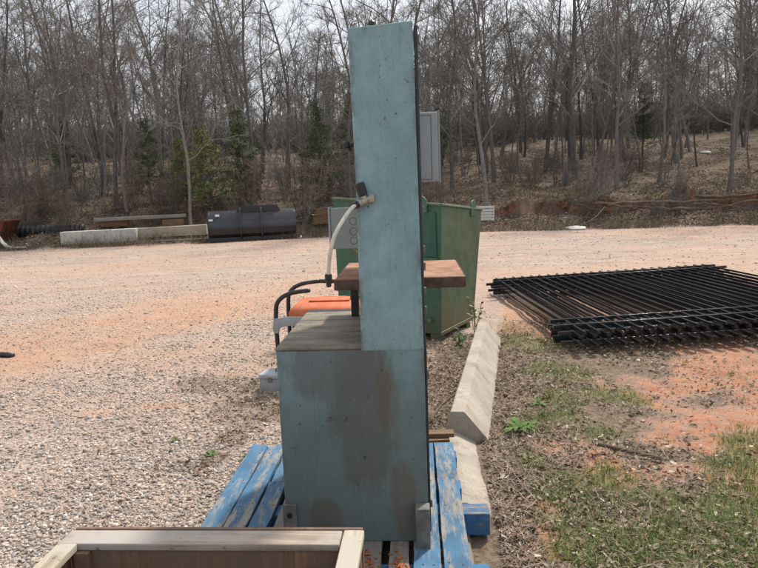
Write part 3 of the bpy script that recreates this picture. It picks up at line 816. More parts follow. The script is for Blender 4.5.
for k in range(9):
    x = 6.6+k*.95+random.uniform(-.3,.3); s0 = random.uniform(.9,1.7)
    bank_tube('exposed_root',[(x,s0,.35),(x+random.uniform(.3,.8),s0-.15,random.uniform(.05,.35)),(x+random.uniform(.8,1.5),s0-.1,random.uniform(.05,.4))],random.uniform(.018,.035),'thin root straggling across the red cut bank at the right')
for o in list(COL.objects):
    if o.get('label') == 'thin root straggling across the red cut bank at the right': o['group'] = 'thin roots on the cut bank'
# ------------------------------------------------------------------ band saw
YAW = -.0576
PX, PY = -.1155, 2.2935
saw = empty('band_saw', (PX,PY,.14), (0,0,YAW), 'tall teal vertical band saw with stained cabinet and narrow column, standing on the blue pallet', 'band saw')
BZ = .755; CT = 1.868; XL, XR = .046, .268
b = MB()
b.box((-.269,0,0),(.269,.78,BZ-.012))
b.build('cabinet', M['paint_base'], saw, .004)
t = MB()
for y0,y1 in ((0.0,.25),(.258,.5),(.508,.70)): t.box((-.271,y0-.002,BZ-.011),(XL-.002,y1,BZ))
t.build('top_plate', M['top_plate'], saw, .003)
MB().box((-.27,.712,BZ-.011),(XL-.002,.779,BZ-.004)).build('slot_dark', M['black'], saw)  # black strip painting the darkness of the open slot behind the plates
# column, slightly narrower at the top; C-frame head reaching over the table
c = MB()
c.add([(XL-.003,-.0015,BZ-.018),(XR,-.0015,BZ-.018),(XR,.135,BZ-.018),(XL,.135,BZ-.018),
       (XL+.002,-.0015,1.33),(XR-.004,-.0015,1.33),(XR-.004,.135,1.33),(XL+.002,.135,1.33),
       (XL-.006,-.0015,CT-.014),(XR-.008,-.0015,CT),(XR-.008,.135,CT),(XL-.006,.135,CT-.014)],
      [(3,2,1,0),(0,1,5,4),(1,2,6,5),(2,3,7,6),(3,0,4,7),(4,5,9,8),(5,6,10,9),(6,7,11,10),(7,4,8,11),(8,9,10,11)])
c.build('column', M['paint_col'], saw, .004)
MB().box((XL+.012,.1355,1.32),(XR-.016,.74,CT-.03)).build('wheel_head', M['paint_col'], saw, .01)
MB().box((XL+.08,.56,1.1),(XL+.12,.6,1.32)).build('blade_guide', M['steel'], saw, .003)
MB().box((XL+.098,.575,.97),(XL+.1,.59,1.1)).build('blade', M['steel'], saw)
d = MB()   # dark door edge and hinges on the right side
d.box((XR-.004,.012,BZ+.002),(XR+.008,.13,CT-.012))
d.box((.2695,.03,.02),(.279,.74,BZ-.02))
d.build('side_door', M['door_edge'], saw, .002)
for z in (.12,.62,.86,.93,1.02,1.08,1.22,1.62,1.8):
    x0 = .279 if z < BZ else XR+.008
    MB().box((x0-.001,.03,z),(x0+.007,.05,z+.028)).build('hinge', M['bolt'], saw, .001)
# table
MBt = MB()
MBt.prism([(-.063,.153),(.034,.153),(.034,.16),(.278,.16),(.278,.153),(.431,.153),(.431,.435),(-.063,.435)],.942,.98,'z')
MBt.prism([(-.063,.4385),(.431,.4385),(.431,.72),(-.063,.72)],.942,.98,'z')
tab = MBt.build('table', M['table_rust'], saw, .003)
for lo,hi in (((-.064,.149,.938),(.033,.1525,.9775)),((.279,.149,.938),(.432,.1525,.9775)),((.4315,.1535,.938),(.435,.721,.9775))):
    MB().box(lo,hi).build('table_apron', M['table_edge'], tab, .001)
MB().box((.37,.24,.925),(.40,.28,.9415)).build('stop_block', M['steel'], tab, .002)
MB().box((-.045,.56,BZ-.004),(-.012,.62,.9415)).build('trunnion_post', M['black'], saw, .003)
MB().tube([(.12,.45,BZ-.01),(.12,.45,.9415)],.05,14).build('pedestal', M['steel'], saw)
# grey conduit box and light grey enclosure
gb = MB().box((-.086,.30,1.083),(.04,.40,1.245)).build('junction_box', M['grey_box'], saw, .003)
MB().box((-.094,.296,1.078),(-.0865,.402,1.25)).build('box_lid', M['white_box'], gb, .002)
for z in (1.115,1.152,1.192):
    ring = MB(); n = 20; 
    ring.add([((.004+.0)+r*math.cos(a*2*math.pi/n),.2985,z+r*math.sin(a*2*math.pi/n)) for r in (.0155,.0135) for a in range(n)],
             [(i,(i+1)%n,n+(i+1)%n,n+i) for i in range(n)])
    ring.build('knockout', M['line'], gb)
MB().tube([(.0,.33,1.084),(.012,.325,1.07),(.026,.32,1.06),(.04,.31,1.055)],.0028,6).build('wire', M['yellow'], gb, smooth=True)
eb = MB().box((.2695,.222,1.335),(.345,.36,1.593)).build('control_box', M['white_box'], saw, .003)
ln = MB()
for x0,x1,z0,z1 in ((.2745,.2765,1.345,1.58),(.319,.321,1.345,1.58),(.2745,.321,1.58,1.582),(.2745,.321,1.343,1.345)): ln.box((x0,.2205,z0),(x1,.2225,z1))
ln.build('panel_seam', M['line'], eb)
MB().box((.3455,.225,1.33),(.353,.362,1.598)).build('box_edge', M['grey_box'], eb, .001)
# air valve and hose on the column
vx, vz = .082, 1.276
V0 = MB(); V0.tube([(vx-.028,-.016,vz-.010),(vx+.022,-.016,vz+.008)],.0135,10)
V0.tube([(vx+.012,-.016,vz+.004),(vx+.014,-.0016,vz+.004)],.015,10); V0.lathe([(.012,0),(.012,.018),(.008,.02)],8,Matrix.Translation((vx-.004,-.016,vz+.004))@Matrix.Rotation(-.35,4,'Y'))
V0.box((vx+.012,-.031,vz-.006),(vx+.030,-.004,vz+.022))
val = V0.build('air_valve', M['brass'], saw, .002)
MB().lathe([(.011,.016),(.0165,.02),(.0185,.058),(.0165,.062),(.015,.064)],10,Matrix.Translation((vx-.003,-.016,vz))@Matrix.Rotation(-.32,4,'Y')).build('valve_knob', M['black'], val)
MB().tube([(vx-.045,-.03,vz-.018),(vx-.024,-.016,vz-.009)],.0125,10).build('hose_ferrule', M['black'], val)
hp = [(vx-.036,-.024,vz-.014),(.03,-.075,1.246),(.004,-.125,1.206),(-.018,-.145,1.165),(-.032,-.145,1.12),(-.043,-.125,1.072),(-.048,-.11,1.035)]
def smooth_path(P, n=6):
    P = [Vector(p) for p in P]; out = []
    for i in range(len(P)-1):
        a,b_,c_,d_ = P[max(i-1,0)],P[i],P[i+1],P[min(i+2,len(P)-1)]
        for k in range(n):
            t = k/n; out.append(.5*((2*b_)+(c_-a)*t+(2*a-5*b_+4*c_-d_)*t*t+(-a+3*b_-3*c_+d_)*t**3))
    return out+[P[-1]]
ho = MB().tube(smooth_path(hp),.0068,10).build('air_hose', M['hose'], saw, smooth=True)
MB().lathe([(.006,-.022),(.009,-.018),(.009,0),(.0125,.002),(.0125,.02),(.009,.024)],10,Matrix.Translation((-.0495,-.106,1.012))).build('hose_coupler', M['black'], ho)
k = MB(); k.tube([(.047,.05,1.475),(.02,.05,1.47)],.009,8); k.lathe([(.009,-.012),(.014,-.008),(.014,.008),(.008,.013)],10,Matrix.Translation((.016,.05,1.472))); k.tube([(.02,.05,1.465),(.03,.05,1.45)],.006,6)
k.build('tension_knob', M['black'], saw)
k = MB(); k.tube([(.118,.12,CT-.02),(.118,.12,CT+.02)],.008,8); k.lathe([(.004,0),(.013,.004),(.013,.014),(.005,.022)],10,Matrix.Translation((.118,.12,CT+.016))); k.tube([(.10,.12,CT+.012),(.14,.12,CT+.018)],.005,6)
k.build('eye_bolt', M['black'], saw)
# feet and bolts
for x0,x1,y0,y1,hh in ((-.278,-.226,-.052,-.003,.155),):
    f = MB().box((x0,-.010,0),(x1,-.002,hh)); f.box((x0,y0,.0),(x1,-.0105,.008)); fo = f.build('foot', M['angle_iron'], saw, .002)
    MB().tube([(-.252,-.0115,.112),(-.252,-.0095,.112)],.011,14).build('bolt_hole', M['black'], fo)
f = MB().box((.221,-.055,0),(.274,-.002,.155)); f.build('foot', M['angle_iron'], saw, .003)
for bx_ in (-.085,-.03):
    MB().lathe([(.009,0),(.009,.003),(.0055,.003),(.0055,.008),(.004,.009)],8,Matrix.Translation((bx_,0,.485))@Matrix.Rotation(R(90),4,'X')).build('bolt', M['bolt'], saw)
MB().box((-.140,-.0004,.3),(-.1392,.0002,.70)).build('panel_seam', M['line'], saw)

# ------------------------------------------------------------------ pallet
pal = empty('pallet', (-.16,2.66,0), (0,0,-.06), 'worn blue painted wooden pallet under the band saw', 'pallet')
def jag_board(x0,x1,y0,y1,z0,z1):
    m = MB(); n = 14; vs = []; 
    for i in range(n+1):
        t = i/n; y = y0+(y1-y0)*t; e = random.gauss(0,.0014)
        j0 = random.gauss(0,.008) if i in (0,n) else 0
        vs += [(x0+e,y+j0,z0),(x1+random.gauss(0,.0014),y-j0,z0),(x1+random.gauss(0,.0014),y-j0,z1+random.gauss(0,.0008)),(x0+e,y+j0,z1+random.gauss(0,.0008))]
    fs = [(0,1,2,3)[::-1]]
    for i in range(n):
        a = 4*i
        for q in range(4): fs.append((a+q,a+(q+1)%4,a+4+(q+1)%4,a+4+q))
    fs.append(tuple(4*n+q for q in range(4)))
    m.add(vs,fs); return m
spec = [(-.535,.085,0),(-.44,.088,0),(-.345,.075,0),(-.235,.09,1),(-.12,.09,1),(.0,.095,1),(.112,.092,1),(.225,.07,1),(.326,.094,0),(.432,.094,0)]
decks = []
for cx,w,g in spec:
    decks.append(jag_board(cx-w/2*1.02,cx+w/2*1.02,-.6,.6,.118,.14).build('deck_board', M['pal_grey' if g else 'pal_blue'], pal, .002))
for yy in (-.52,-.07,.16,.5):
    ext = {-.07:.59, -.52:.545}.get(yy,.49)
    MB().box((-.515,yy-.045,.022),(ext,yy+.045,.1175)).build('bearer', M['pal_blue_x'], pal, .004)
for cx in (-.48,-.2,.2,.46):
    jag_board(cx-.045,cx+.045,-.6,.6,.0,.0215).build('bottom_board', M['pal_grey'], pal, .002)
nm_ = MB().lathe([(.0035,0),(.0035,.0012),(.002,.0016)],6)
first_nail = None
for (cx,w,g),bd in zip(spec, decks):
    for yy in (-.52,-.07,.16,.5):
        for dx in (-.022,.022):
            p = (cx+dx+random.gauss(0,.004),yy+random.gauss(0,.012),.1402)
            if first_nail is None: first_nail = nm_.build('nail', M['rust'], bd, loc=p)
            else:
                q = first_nail.copy(); COL.objects.link(q); q.parent = bd; q.location = p
# crumbs of red clay on the front boards
cp = []; cs = []; ct = []
for k in range(420):
    cx,w,g = random.choice(spec[4:8]); x = random.gauss(cx,.04); y = -.6+abs(random.gauss(0,.09))
    X = -.16+x*math.cos(-.06)-y*math.sin(-.06); Y = 2.66+x*math.sin(-.06)+y*math.cos(-.06)
    on = abs(x-cx) < w/2
    cp.append((X,Y,.142 if on else .012)); cs.append(random.uniform(.006,.03)*(1 if on else 1.5)); q = random.uniform(.7,1.2); ct.append((.40*q,.135*q,.055*q))
o = scatter('clay_crumbs', stones, np.array(cp), np.array(cs), .3, np.array(ct), M['stone'])

# offcuts at the back right corner of the pallet
def offcut(name, loc, rz, size, mat, label):
    o = MB().box((-size[0]/2,-size[1]/2,0),(size[0]/2,size[1]/2,size[2])).build(name, mat, None, .003, loc=loc, rot=(0,0,rz)); tag(o,label,'board')
offcut('wood_offcut',(.27,3.42,.105),-.05,(.22,.07,.022),M['brownwood'],'short brown board end, upper of two behind the pallet')
offcut('wood_offcut',(.25,3.40,.02),.06,(.2,.09,.083),M['brownwood'],'thick brown wood block, lower of two behind the pallet')

# ------------------------------------------------------------------ foreground crate
cr = empty('wooden_crate', (-.53,1.30,0), (0,0,-.075), 'open wooden crate with pale batten rim and brown plywood inside, nearest to the camera', 'crate')
CW, CD, CH = .43, .455, .5
for sgn,nm in ((1,'back'),(-1,'front')):
    y1 = sgn*CD; y0 = sgn*(CD-.075)
    MB().box((-CW+.0,min(y0,y1),CH-.022),(CW-.062,max(y0,y1),CH)).build('rim_batten', M['crate_rim'], cr, .004)
for sgn in (1,-1):
    x1 = sgn*CW; x0 = sgn*(CW-.058)
    MB().box((min(x0,x1),-CD,CH-.021),(max(x0,x1),CD if sgn > 0 else CD-.076,CH+.002)).build('rim_batten', M['crate_rim_y'], cr, .004)
for sgn in (1,-1):
    y = sgn*(CD-.062)
    MB().box((-CW+.03,y-.006,.03),(CW-.03,y+.006,CH-.0225)).build('side_panel', M['crate_ply'], cr)
    x = sgn*(CW-.024)
    MB().box((x-.006,-CD+.07,.03),(x+.006,CD-.07,CH-.0225)).build('side_panel', M['crate_ply'], cr)
MB().box((-CW+.01,CD+.001,.03),(CW-.005,CD+.012,CH+.003)).build('side_panel', M['crate_ply'], cr, .002)
for x in (-.36,):
    MB().box((x-.022,CD-.088,.03),(x+.022,CD-.0685,CH-.0225)).build('stud', M['crate_ply'], cr, .002)
for sx in (1,-1):
    for sy in (1,-1): MB().box((sx*(CW-.03)-.02,sy*(CD-.025)-.02,.0),(sx*(CW-.03)+.02,sy*(CD-.025)+.02,CH-.0225)).build('corner_post', M['crate_ply'], cr, .003)
MB().box((-CW+.035,-CD+.07,.02),(CW-.035,CD-.07,.03)).build('floor_panel', M['crate_ply'], cr)

# ------------------------------------------------------------------ kerb blocks
def kerb(name, x0,y0,x1,y1, label, hgt=.18, prof=None):
    L = math.hypot(x1-x0,y1-y0); n = 40
    prof = prof or [(-.075,-.06),(-.012,hgt-.008),(-.004,hgt),(.066,hgt),(.074,hgt-.008),(.205,.02),(.205,-.06)]
    vs = []; m = len(prof)
    for i in range(n+1):
        e = 1.0
        for (px,pz) in prof:
            j = .003*mnoise.noise(Vector((i*.6,px*30,pz*20+x0)))
            chip = 0
            if i in (0,n): chip = .012*mnoise.noise(Vector((px*40,pz*40,x0*9)))
            vs.append((px+j, L*i/n+chip, pz+j))
    fs = [tuple(range(m)), tuple(n*m+q for q in range(m))[::-1]]
    for i in range(n):
        for q in range(m): a = i*m; fs.append((a+q,a+m+q,a+m+(q+1)%m,a+(q+1)%m))
    mb = MB(); mb.add(vs,fs)
    o = mb.build(name, M['concrete'], None, .006, loc=(x0,y0,0), rot=(0,0,-math.atan2(x1-x0,y1-y0))); tag(o,label,'kerb block')
kerb('concrete_kerb_block', .392,3.585, .935,6.05, 'long pale concrete kerb block running from the pallet to the weeds by the green skip')
kerb('concrete_kerb_block', .365,2.72, .425,3.62, 'lower concrete kerb block half hidden beside the right edge of the pallet', .13, [(-.09,-.06),(-.06,.055),(-.05,.06),(-.01,.06),(.0,.055),(.105,-.002),(.105,-.06)])

# ------------------------------------------------------------------ green skip
A = Vector((.57,5.99)); u1 = Vector((-.945,.51)).normalized(); u2 = Vector((.48,.85)).normalized()
ang = math.atan2(u2.y,u2.x)-math.pi/2
sk = empty('waste_skip', (A.x,A.y,0), (0,0,ang), 'dented green steel skip on short legs behind the band saw', 'skip')
# local: -x along the front to the left, +y along the right side
W_, D_ = 1.13, .84
top = [(.04,-.03,1.30),(.06,D_+.12,1.215),(-W_-.02,D_+.1,1.30),(-W_,-.03,1.385)]
bot = [(0,0,.085),(0,D_,.085),(-W_,D_,.085),(-W_,0,.085)]
def quad(a,b_,c_,d_,th,name,mat):
    a,b_,c_,d_ = map(Vector,(a,b_,c_,d_)); nn = (b_-a).cross(d_-a).normalized()*th
    m = MB(); m.add([a,b_,c_,d_,a-nn,b_-nn,c_-nn,d_-nn],[(0,1,2,3),(7,6,5,4),(0,4,5,1),(1,5,6,2),(2,6,7,3),(3,7,4,0)]); return m.build(name,mat,sk,.002)
quad(bot[3],bot[0],top[0],top[3],.006,'front_panel',M['bin_front'])
quad(Vector(bot[0])+Vector((.001,.002,0)),bot[1],top[1],Vector(top[0])+Vector((.001,.002,0)),.006,'side_panel',M['bin_side'])
quad(bot[1],bot[2],top[2],top[1],.006,'back_panel',M['bin_front'])
quad(bot[2],bot[3],top[3],top[2],.006,'side_panel',M['bin_front'])
quad((-.008,.008,.09),(-.008,D_-.008,.09),(-W_+.008,D_-.008,.09),(-W_+.008,.008,.09),.006,'bottom_panel',M['bin_front'])
rm = MB()
for a,b_ in ((0,1),(1,2),(2,3),(3,0)): rm.tube([Vector(top[a])+Vector((0,0,.0)),Vector(top[b_])],.016,6)
rm.build('rim', M['bin_side'], sk)
for fx,fy in ((-.06,.06),(-.06,D_-.1),(-W_+.06,.06),(-W_+.06,D_-.1)):
    MB().box((fx-.055,fy-.055,-.01),(fx+.045,fy+.045,.084)).build('leg', M['bin_front'], sk, .003)
m = MB().box((-.30,-.024,.82),(-.015,-.014,1.24)); 
m.v = [(x,y-(z-.085)/1.215*.03+.02-.012,z) for x,y,z in m.v]; m.build('patch_plate', M['bin_patch'], sk, .002)
m = MB().box((-.36,-.05,.79),(-.005,-.022,.815)); m.build('seam_rib', M['bin_front'], sk, .003)
for (ex,ey,nm,zz) in ((-.16,-.03,0,1.29),(.05,D_-.12,1,1.2)):
    e = MB(); poly = [(-.07,-.06),(.07,-.06),(.07,.05),(.045,.085),(0,.1),(-.045,.085),(-.07,.05)]
    if nm == 0: e.prism([(ex+p,zz+q) for p,q in poly],ey-.035,ey-.015,'y')
    else: e.prism([(ey+p,zz+q+.02) for p,q in poly],ex+.0,ex+.018,'x')
    e.build('lifting_lug', M['bin_front'], sk, .004)
MB().tube([(-.1,-.005,.22),(-.1,-.05,.22)],.02,10).build('drain_plug', M['bolt'], sk)
MB().box((-.01,-.012,.075),(.012,D_+.0,.11)).build('bottom_rail', M['bin_side'], sk, .003)

# ------------------------------------------------------------------ generator and toolbox
ge = empty('generator', (-.38,5.0,0), (0,0,-.06), 'orange tank portable generator in a black tube frame, behind the saw cabinet', 'generator')
fr = MB()
for yy in (-.24,.24):
    fr.tube(smooth_path([(-.37,yy,.03),(-.385,yy,.3),(-.385,yy,.56),(-.36,yy,.66),(-.27,yy,.715),(-.12,yy,.735)],5),.017,10)
    fr.tube(smooth_path([(.37,yy,.03),(.385,yy,.3),(.385,yy,.56),(.36,yy,.66),(.27,yy,.715),(-.12,yy,.735)],5),.0165,10) if yy > 0 else fr.tube(smooth_path([(.37,yy,.03),(.385,yy,.3),(.385,yy,.5)],5),.0165,10)
for xx in (-.372,.372): fr.tube([(xx,-.24,.06),(xx,.24,.06)],.016,8)
fr.build('tube_frame', M['blackpaint'], ge, smooth=True)
tk = MB(); tk.add([(-.30,-.21,.5),(.30,-.21,.5),(.30,.21,.5),(-.30,.21,.5),(-.30,-.21,.575),(.30,-.21,.575),(.30,.21,.575),(-.30,.21,.575),(-.24,-.15,.62),(.24,-.15,.62),(.24,.15,.62),(-.24,.15,.62)],
    [(3,2,1,0),(0,1,5,4),(1,2,6,5),(2,3,7,6),(3,0,4,7),(4,5,9,8),(5,6,10,9),(6,7,11,10),(7,4,8,11),(8,9,10,11)])
tk = tk.build('fuel_tank', M['orange'], ge, .025, segs=4)
MB().prism([(-.16,-.1),(.16,-.1),(.12,.08),(-.12,.08)],.6205,.636,'z').build('tank_ridge', M['orange'], tk, .012, segs=3)
MB().lathe([(.04,.62),(.04,.645),(.03,.65)],14,Matrix.Translation((.19,.02,0))).build('tank_cap', M['black'], tk)
MB().box((-.28,-.18,.12),(.28,.18,.495)).build('engine_block', M['engine'], ge, .015)
br = MB(); br.prism([(-.41,.44),(-.40,.42),(-.36,.42),(-.355,.46),(-.30,.475),(-.1,.47),(.15,.47),(.15,.53),(-.3,.545),(-.40,.53)],-.268,-.26,'y')
br.build('bracket', M['alu'], ge, .004)
for yy in (-.22,.22):
    w = MB().tube([(.3,yy-.04 if yy < 0 else yy,.11),(.3,yy if yy < 0 else yy+.04,.11)],.11,20).build('wheel', M['rubber'], ge, .012)
tb_ = empty('toolbox', (-.74,4.74,0), (0,0,-.2), 'small grey metal toolbox on the gravel left of the saw cabinet', 'toolbox')
MB().box((-.16,-.09,0),(.16,.09,.095)).build('case', M['grey_box'], tb_, .006)
MB().box((-.165,-.095,.0955),(.165,.095,.13)).build('lid', M['white_box'], tb_, .008)
MB().tube(smooth_path([(-.06,0,.13),(-.05,0,.155),(.05,0,.155),(.06,0,.13)],4),.006,8).build('handle', M['bolt'], tb_)
MB().box((-.09,-.099,.075),(-.06,-.0945,.11)).build('latch', M['bolt'], tb_)

# ------------------------------------------------------------------ stack of steel fence panels
PW, PL, NP = 2.98, 3.56, 25
def fence_panel(flip):
    r = empty('fence_panel')
    rails = (.30,.54,PL-.17,PL-.36) if not flip else (.17,.4,PL-.30,PL-.56)
    for k,yy in enumerate(rails):
        e0,e1 = random.uniform(.02,.14),random.uniform(.02,.14); m = MB(); m.box((-e0,yy-.016,-.016),(PW+e1,yy+.016,.016)); m.build('rail', M['blackpaint'], r, .002)
    for k in range(NP):
        x = .04+k*(PW-.08)/(NP-1)
        m = MB(); j = random.gauss(0,.005); x += random.gauss(0,.002); Mz = Matrix.Translation((x,0,0))@Matrix.Rotation(j*.25,4,'Z')@Matrix.Translation((-x,random.gauss(0,.006),0)); m.box((x-.0095,0.,-.0095),(x+.0095,PL,.0095),Mz); 
        m.add([(x-.0125,-.012,-.0125),(x+.0125,-.012,-.0125),(x+.0125,-.012,.0125),(x-.0125,-.012,.0125),(x-.0125,.012,-.0125),(x+.0125,.012,-.0125),(x+.0125,.012,.0125),(x-.0125,.012,.0125)],
              [(0,1,2,3),(7,6,5,4),(0,4,5,1),(1,5,6,2),(2,6,7,3),(3,7,4,0)])
        m.build('picket', M['blackpaint'], r)
    return r
fp = [fence_panel(False), fence_panel(True)]
order = ['bottom','second from bottom','middle','second from top','topmost']
for k in range(5):
    src = fp[k%2]
    loc = (1.67+[.03,-.022,.018,-.03,.0][k], 5.36+[.06,-.06,.10,.0,-.02][k], .058+.036*k)
    rot = (R(-.25), R(-1.5), R(1.6)+[.004,-.006,.01,-.004,0][k])
    o = src if k < 2 else copy_tree(src, loc, rot)
    o.location = loc; o.rotation_euler = rot
    tag(o, 'black steel picket fence panel, %s of the stack lying on red clay' % order[k], 'fence panel', 'stacked black fence panels')
for k,(x,y) in enumerate(((1.75,6.1),(1.75,8.4))):
    o = MB().box((-.1,-.045,0),(3.1,.045,.045)).build('timber_bearer', M['brownwood'], None, .003, loc=(x,y,height(x,y)-.01), rot=(0,R(-1.5),R(1.6)))
    tag(o, ['near timber bearer under the fence panel stack','far timber bearer under the fence panel stack'][k], 'timber')

# ------------------------------------------------------------------ far yard edge
bk = empty('loader_bucket', (-4.0,21.0,height(-4.0,21.0)), (0,0,.19), 'black loader bucket lying with its back to the yard at the wood edge', 'loader bucket')
BW = 1.34
prof = [(.25,.98),(.0,.86),(-.10,.66),(-.22,.58),(-.30,.44),(-.26,.24),(-.12,.14),(-.14,.0),(.02,-.02),(.7,.0),(.7,.03),(.05,.05),(-.02,.16),(-.2,.27),(-.24,.43),(-.17,.54),(-.05,.63),(.04,.82),(.27,.94)]
MB().prism(prof,-BW,BW,'x').build('shell', M['hull_black'], bk, .01)
end = [(.25,.98),(.0,.86),(-.10,.66),(-.22,.58),(-.30,.44),(-.26,.24),(-.12,.14),(-.14,.0),(.7,.0),(.72,.1)]
for sx in (-1,1): MB().prism(end,sx*BW-.02+sx*.021,sx*BW+.02+sx*.021,'x').build('end_plate', M['hull_black'], bk, .006)
for x in (-.37,.29):
    MB().prism([(.05,1.06),(-.08,.98),(-.2,.66),(-.34,.56),(-.38,.42),(-.34,.2),(-.2,.08),(-.1,.1),(-.2,.26),(-.24,.44),(-.15,.57),(-.02,.78)],x-.03,x+.03,'x').build('hitch_plate', M['hull_black'], bk, .006)
MB().prism([(-.55,.85),(.95,.85),(.82,1.12),(-.35,1.12)],.1,.13,'y').build('top_guard', M['hull_black'], bk, .006)
MB().box((-BW,-.155,.0),(BW,-.143,.1)).build('wear_strip', M['hull_black'], bk, .004)
for x,z,w,hh in ((-1.08,.84,.13,.07),(-1.29,.70,.13,.06)):
    yy = -.02-(.86-z)/.2*.1
    MB().box((x-w/2,yy-.012,z-hh/2),(x+w/2,yy-.006,z+hh/2),).build('sticker', M['sticker'], bk, rot=None)
o = MB().tube([(-.03,-.0,0),(.03,.0,.0)],.05,8).build('white_cup', M['sticker'], None, .01, loc=(-2.45,20.9,height(-2.45,20.9)+.05), rot=(0,0,.3)); tag(o,'small white cup lying on the ground right of the loader bucket','cup')

def beam(name, px, y, L, w, hgt, rz, mat, label, z=0, cat='beam'):
    m = MB(); n = 8; 
    o = MB().box((-L/2,-w/2,0),(L/2,w/2,hgt)).build(name, mat, None, .02, loc=(px,y,height(px,y)+z-.02), rot=(0,R(-.6),rz)); tag(o,label,cat); return o
beam('concrete_beam',-9.0,21.2,2.35,.4,.42,.12,M['concrete_pale'],'whitish concrete beam lying left of the tan timber beam')
tbm = beam('timber_beam',-6.8,21.7,2.25,.3,.34,.12,M['tan_beam'],'tan squared timber beam between the concrete beam and the loader bucket')
beam('weathered_plank',-6.6,21.2,2.3,.12,.07,.16,M['plank'],'thin plank on the ground in front of the tan beam',0,'plank')
beam('weathered_plank',-8.0,22.2,3.0,.25,.12,.12,M['plank'],'long grey plank lying behind and above the concrete beam',.36,'plank')
beam('timber_block',-6.9,22.2,.7,.3,.27,.12,M['brownwood'],'dark wood block under the right end of the long grey plank',.1,'timber')
beam('timber_block',-8.9,22.25,.9,.3,.32,.12,M['brownwood'],'dark wood block behind the concrete beam under the grey plank',.05,'timber')
# culvert pipe
pm = MB(); pp = []
for i in range(56):
    pp.append((-.0+ i*.04,0,0))
pm.tube(pp,[.185+.018*math.sin(i*1.57) for i in range(56)],18)
o = pm.build('culvert_pipe', M['pipe'], None, 0, True, loc=(-12.1,22.0,height(-12.1,22.)+.18), rot=(0,0,.07)); tag(o,'black corrugated culvert pipe lying at the left of the yard edge','pipe')
rh = empty('rusty_hopper', (-12.6,21.2,height(-12.6,21.2)), (0,0,.1), 'rusty brown steel hopper with flared lip at the far left of the yard', 'hopper')
hb = MB(); hb.add([(-.9,-.5,0),(.35,-.5,0),(.35,.5,0),(-.9,.5,0),(-1.1,-.6,.72),(.78,-.6,.86),(.78,.6,.86),(-1.1,.6,.72)],[(3,2,1,0),(0,1,5,4),(1,2,6,5),(2,3,7,6),(3,0,4,7)])
hb.build('body', M['rust'], rh, .01)
rr = MB(); 
for x in (-.6,-.2,.2): rr.prism([(x-.03,.02),(x+.03,.02),(x*1.35+.03,.8),(x*1.35-.03,.8)],-.63,-.56,'y')
rr.build('rib', M['rust'], rh)
MB().tube([(-1.1,-.6,.72),(.78,-.6,.86),(.78,.6,.86),(-1.1,.6,.72),(-1.1,-.6,.72)],.03,6).build('lip', M['rust'], rh)
wm = MB(); wp = smooth_path([(-12.05,20.7,.44),(-11.9,20.7,.2),(-11.7,20.7,.06),(-11.2,20.7,.04)],5)
wv = []
for p in wp: wv += [(p.x,p.y-.08,p.z),(p.x,p.y+.08,p.z)]
wm.add(wv,[(2*i,2*i+1,2*i+3,2*i+2) for i in range(len(wp)-1)])
o = wm.build('bent_metal_strip', M['white_steel']); so = o.modifiers.new('s','SOLIDIFY'); so.thickness = .04; o.location = (0,0,height(-11.7,20.7)); tag(o,'white bent metal strip in front of the black culvert pipe','metal strip')
# heap of pallets left of the saw column, white slats right of the skip, white debris
pk = empty('pallet', (-1.75,22.6,height(-1.75,22.6)), (0,0,.2), 'brown wooden pallets heaped at the wood edge left of the saw column', 'pallet')
pk['label'] = 'brown pallet lying at the wood edge left of the saw column'
for k in range(5): MB().box((-.5+.22*k,-.5,.30),(-.38+.22*k,.5,.325)).build('deck_board', M['brownwood'], pk, .003)
for y in (-.45,0,.45): MB().box((-.5,y-.03,.03),(.5,y+.03,.2995)).build('bearer', M['brownwood'], pk, .003)
for k in range(5): MB().box((-.5+.22*k,-.5,.0),(-.38+.22*k,.5,.029)).build('bottom_board', M['brownwood'], pk, .003)
o = MB().box((-.4,-.04,0),(.4,.04,.3)).build('weathered_plank', M['brownwood'], None, .005, loc=(-1.7,22.2,height(-1.7,22.2)+.325), rot=(0,.25,.3)); tag(o,'brown plank leaning on the far pallet left of the saw','plank')
ws = empty('slatted_crate', (3.72,22.0,height(3.72,22.)), (0,0,.1), 'white slatted crate standing at the yard edge right of the green skip', 'crate')
for k in range(5): MB().box((-.3,-.2,.04+.1*k),(.2,-.17,.105+.1*k)).build('slat', M['dusty_white'], ws, .004)
for x in (-.29,.19):
    for y in (-.165,.2): MB().box((x-.02,y,0),(x+.02,y+.04,.52)).build('post', M['dusty_white'], ws, .003)
for k in range(5): MB().box((-.3,.245,.04+.1*k),(.2,.27,.105+.1*k)).build('slat', M['dusty_white'], ws, .004)
def rockish(name, x, y, s, label):
    v = ICO*np.array(s)*rng.uniform(.75,1.2,(12,1)); o = link(np_mesh(name,v,ICF),name,M['dusty_white'],None,.02,loc=(x,y,height(x,y)+s[2]*.4)); tag(o,label,'debris')
rockish('white_slab_fragment',6.3,20.6,(.36,.2,.1),'flat white slab fragment on the gravel edge below the bank')
rockish('white_slab_fragment',17.0,34,(.36,.2,.12),'white debris lying on the leaves up in the right of the wood')
rockish('white_slab_fragment',15.8,34.5,(.14,.12,.08),'tiny white scrap on the leaves left of the white debris')
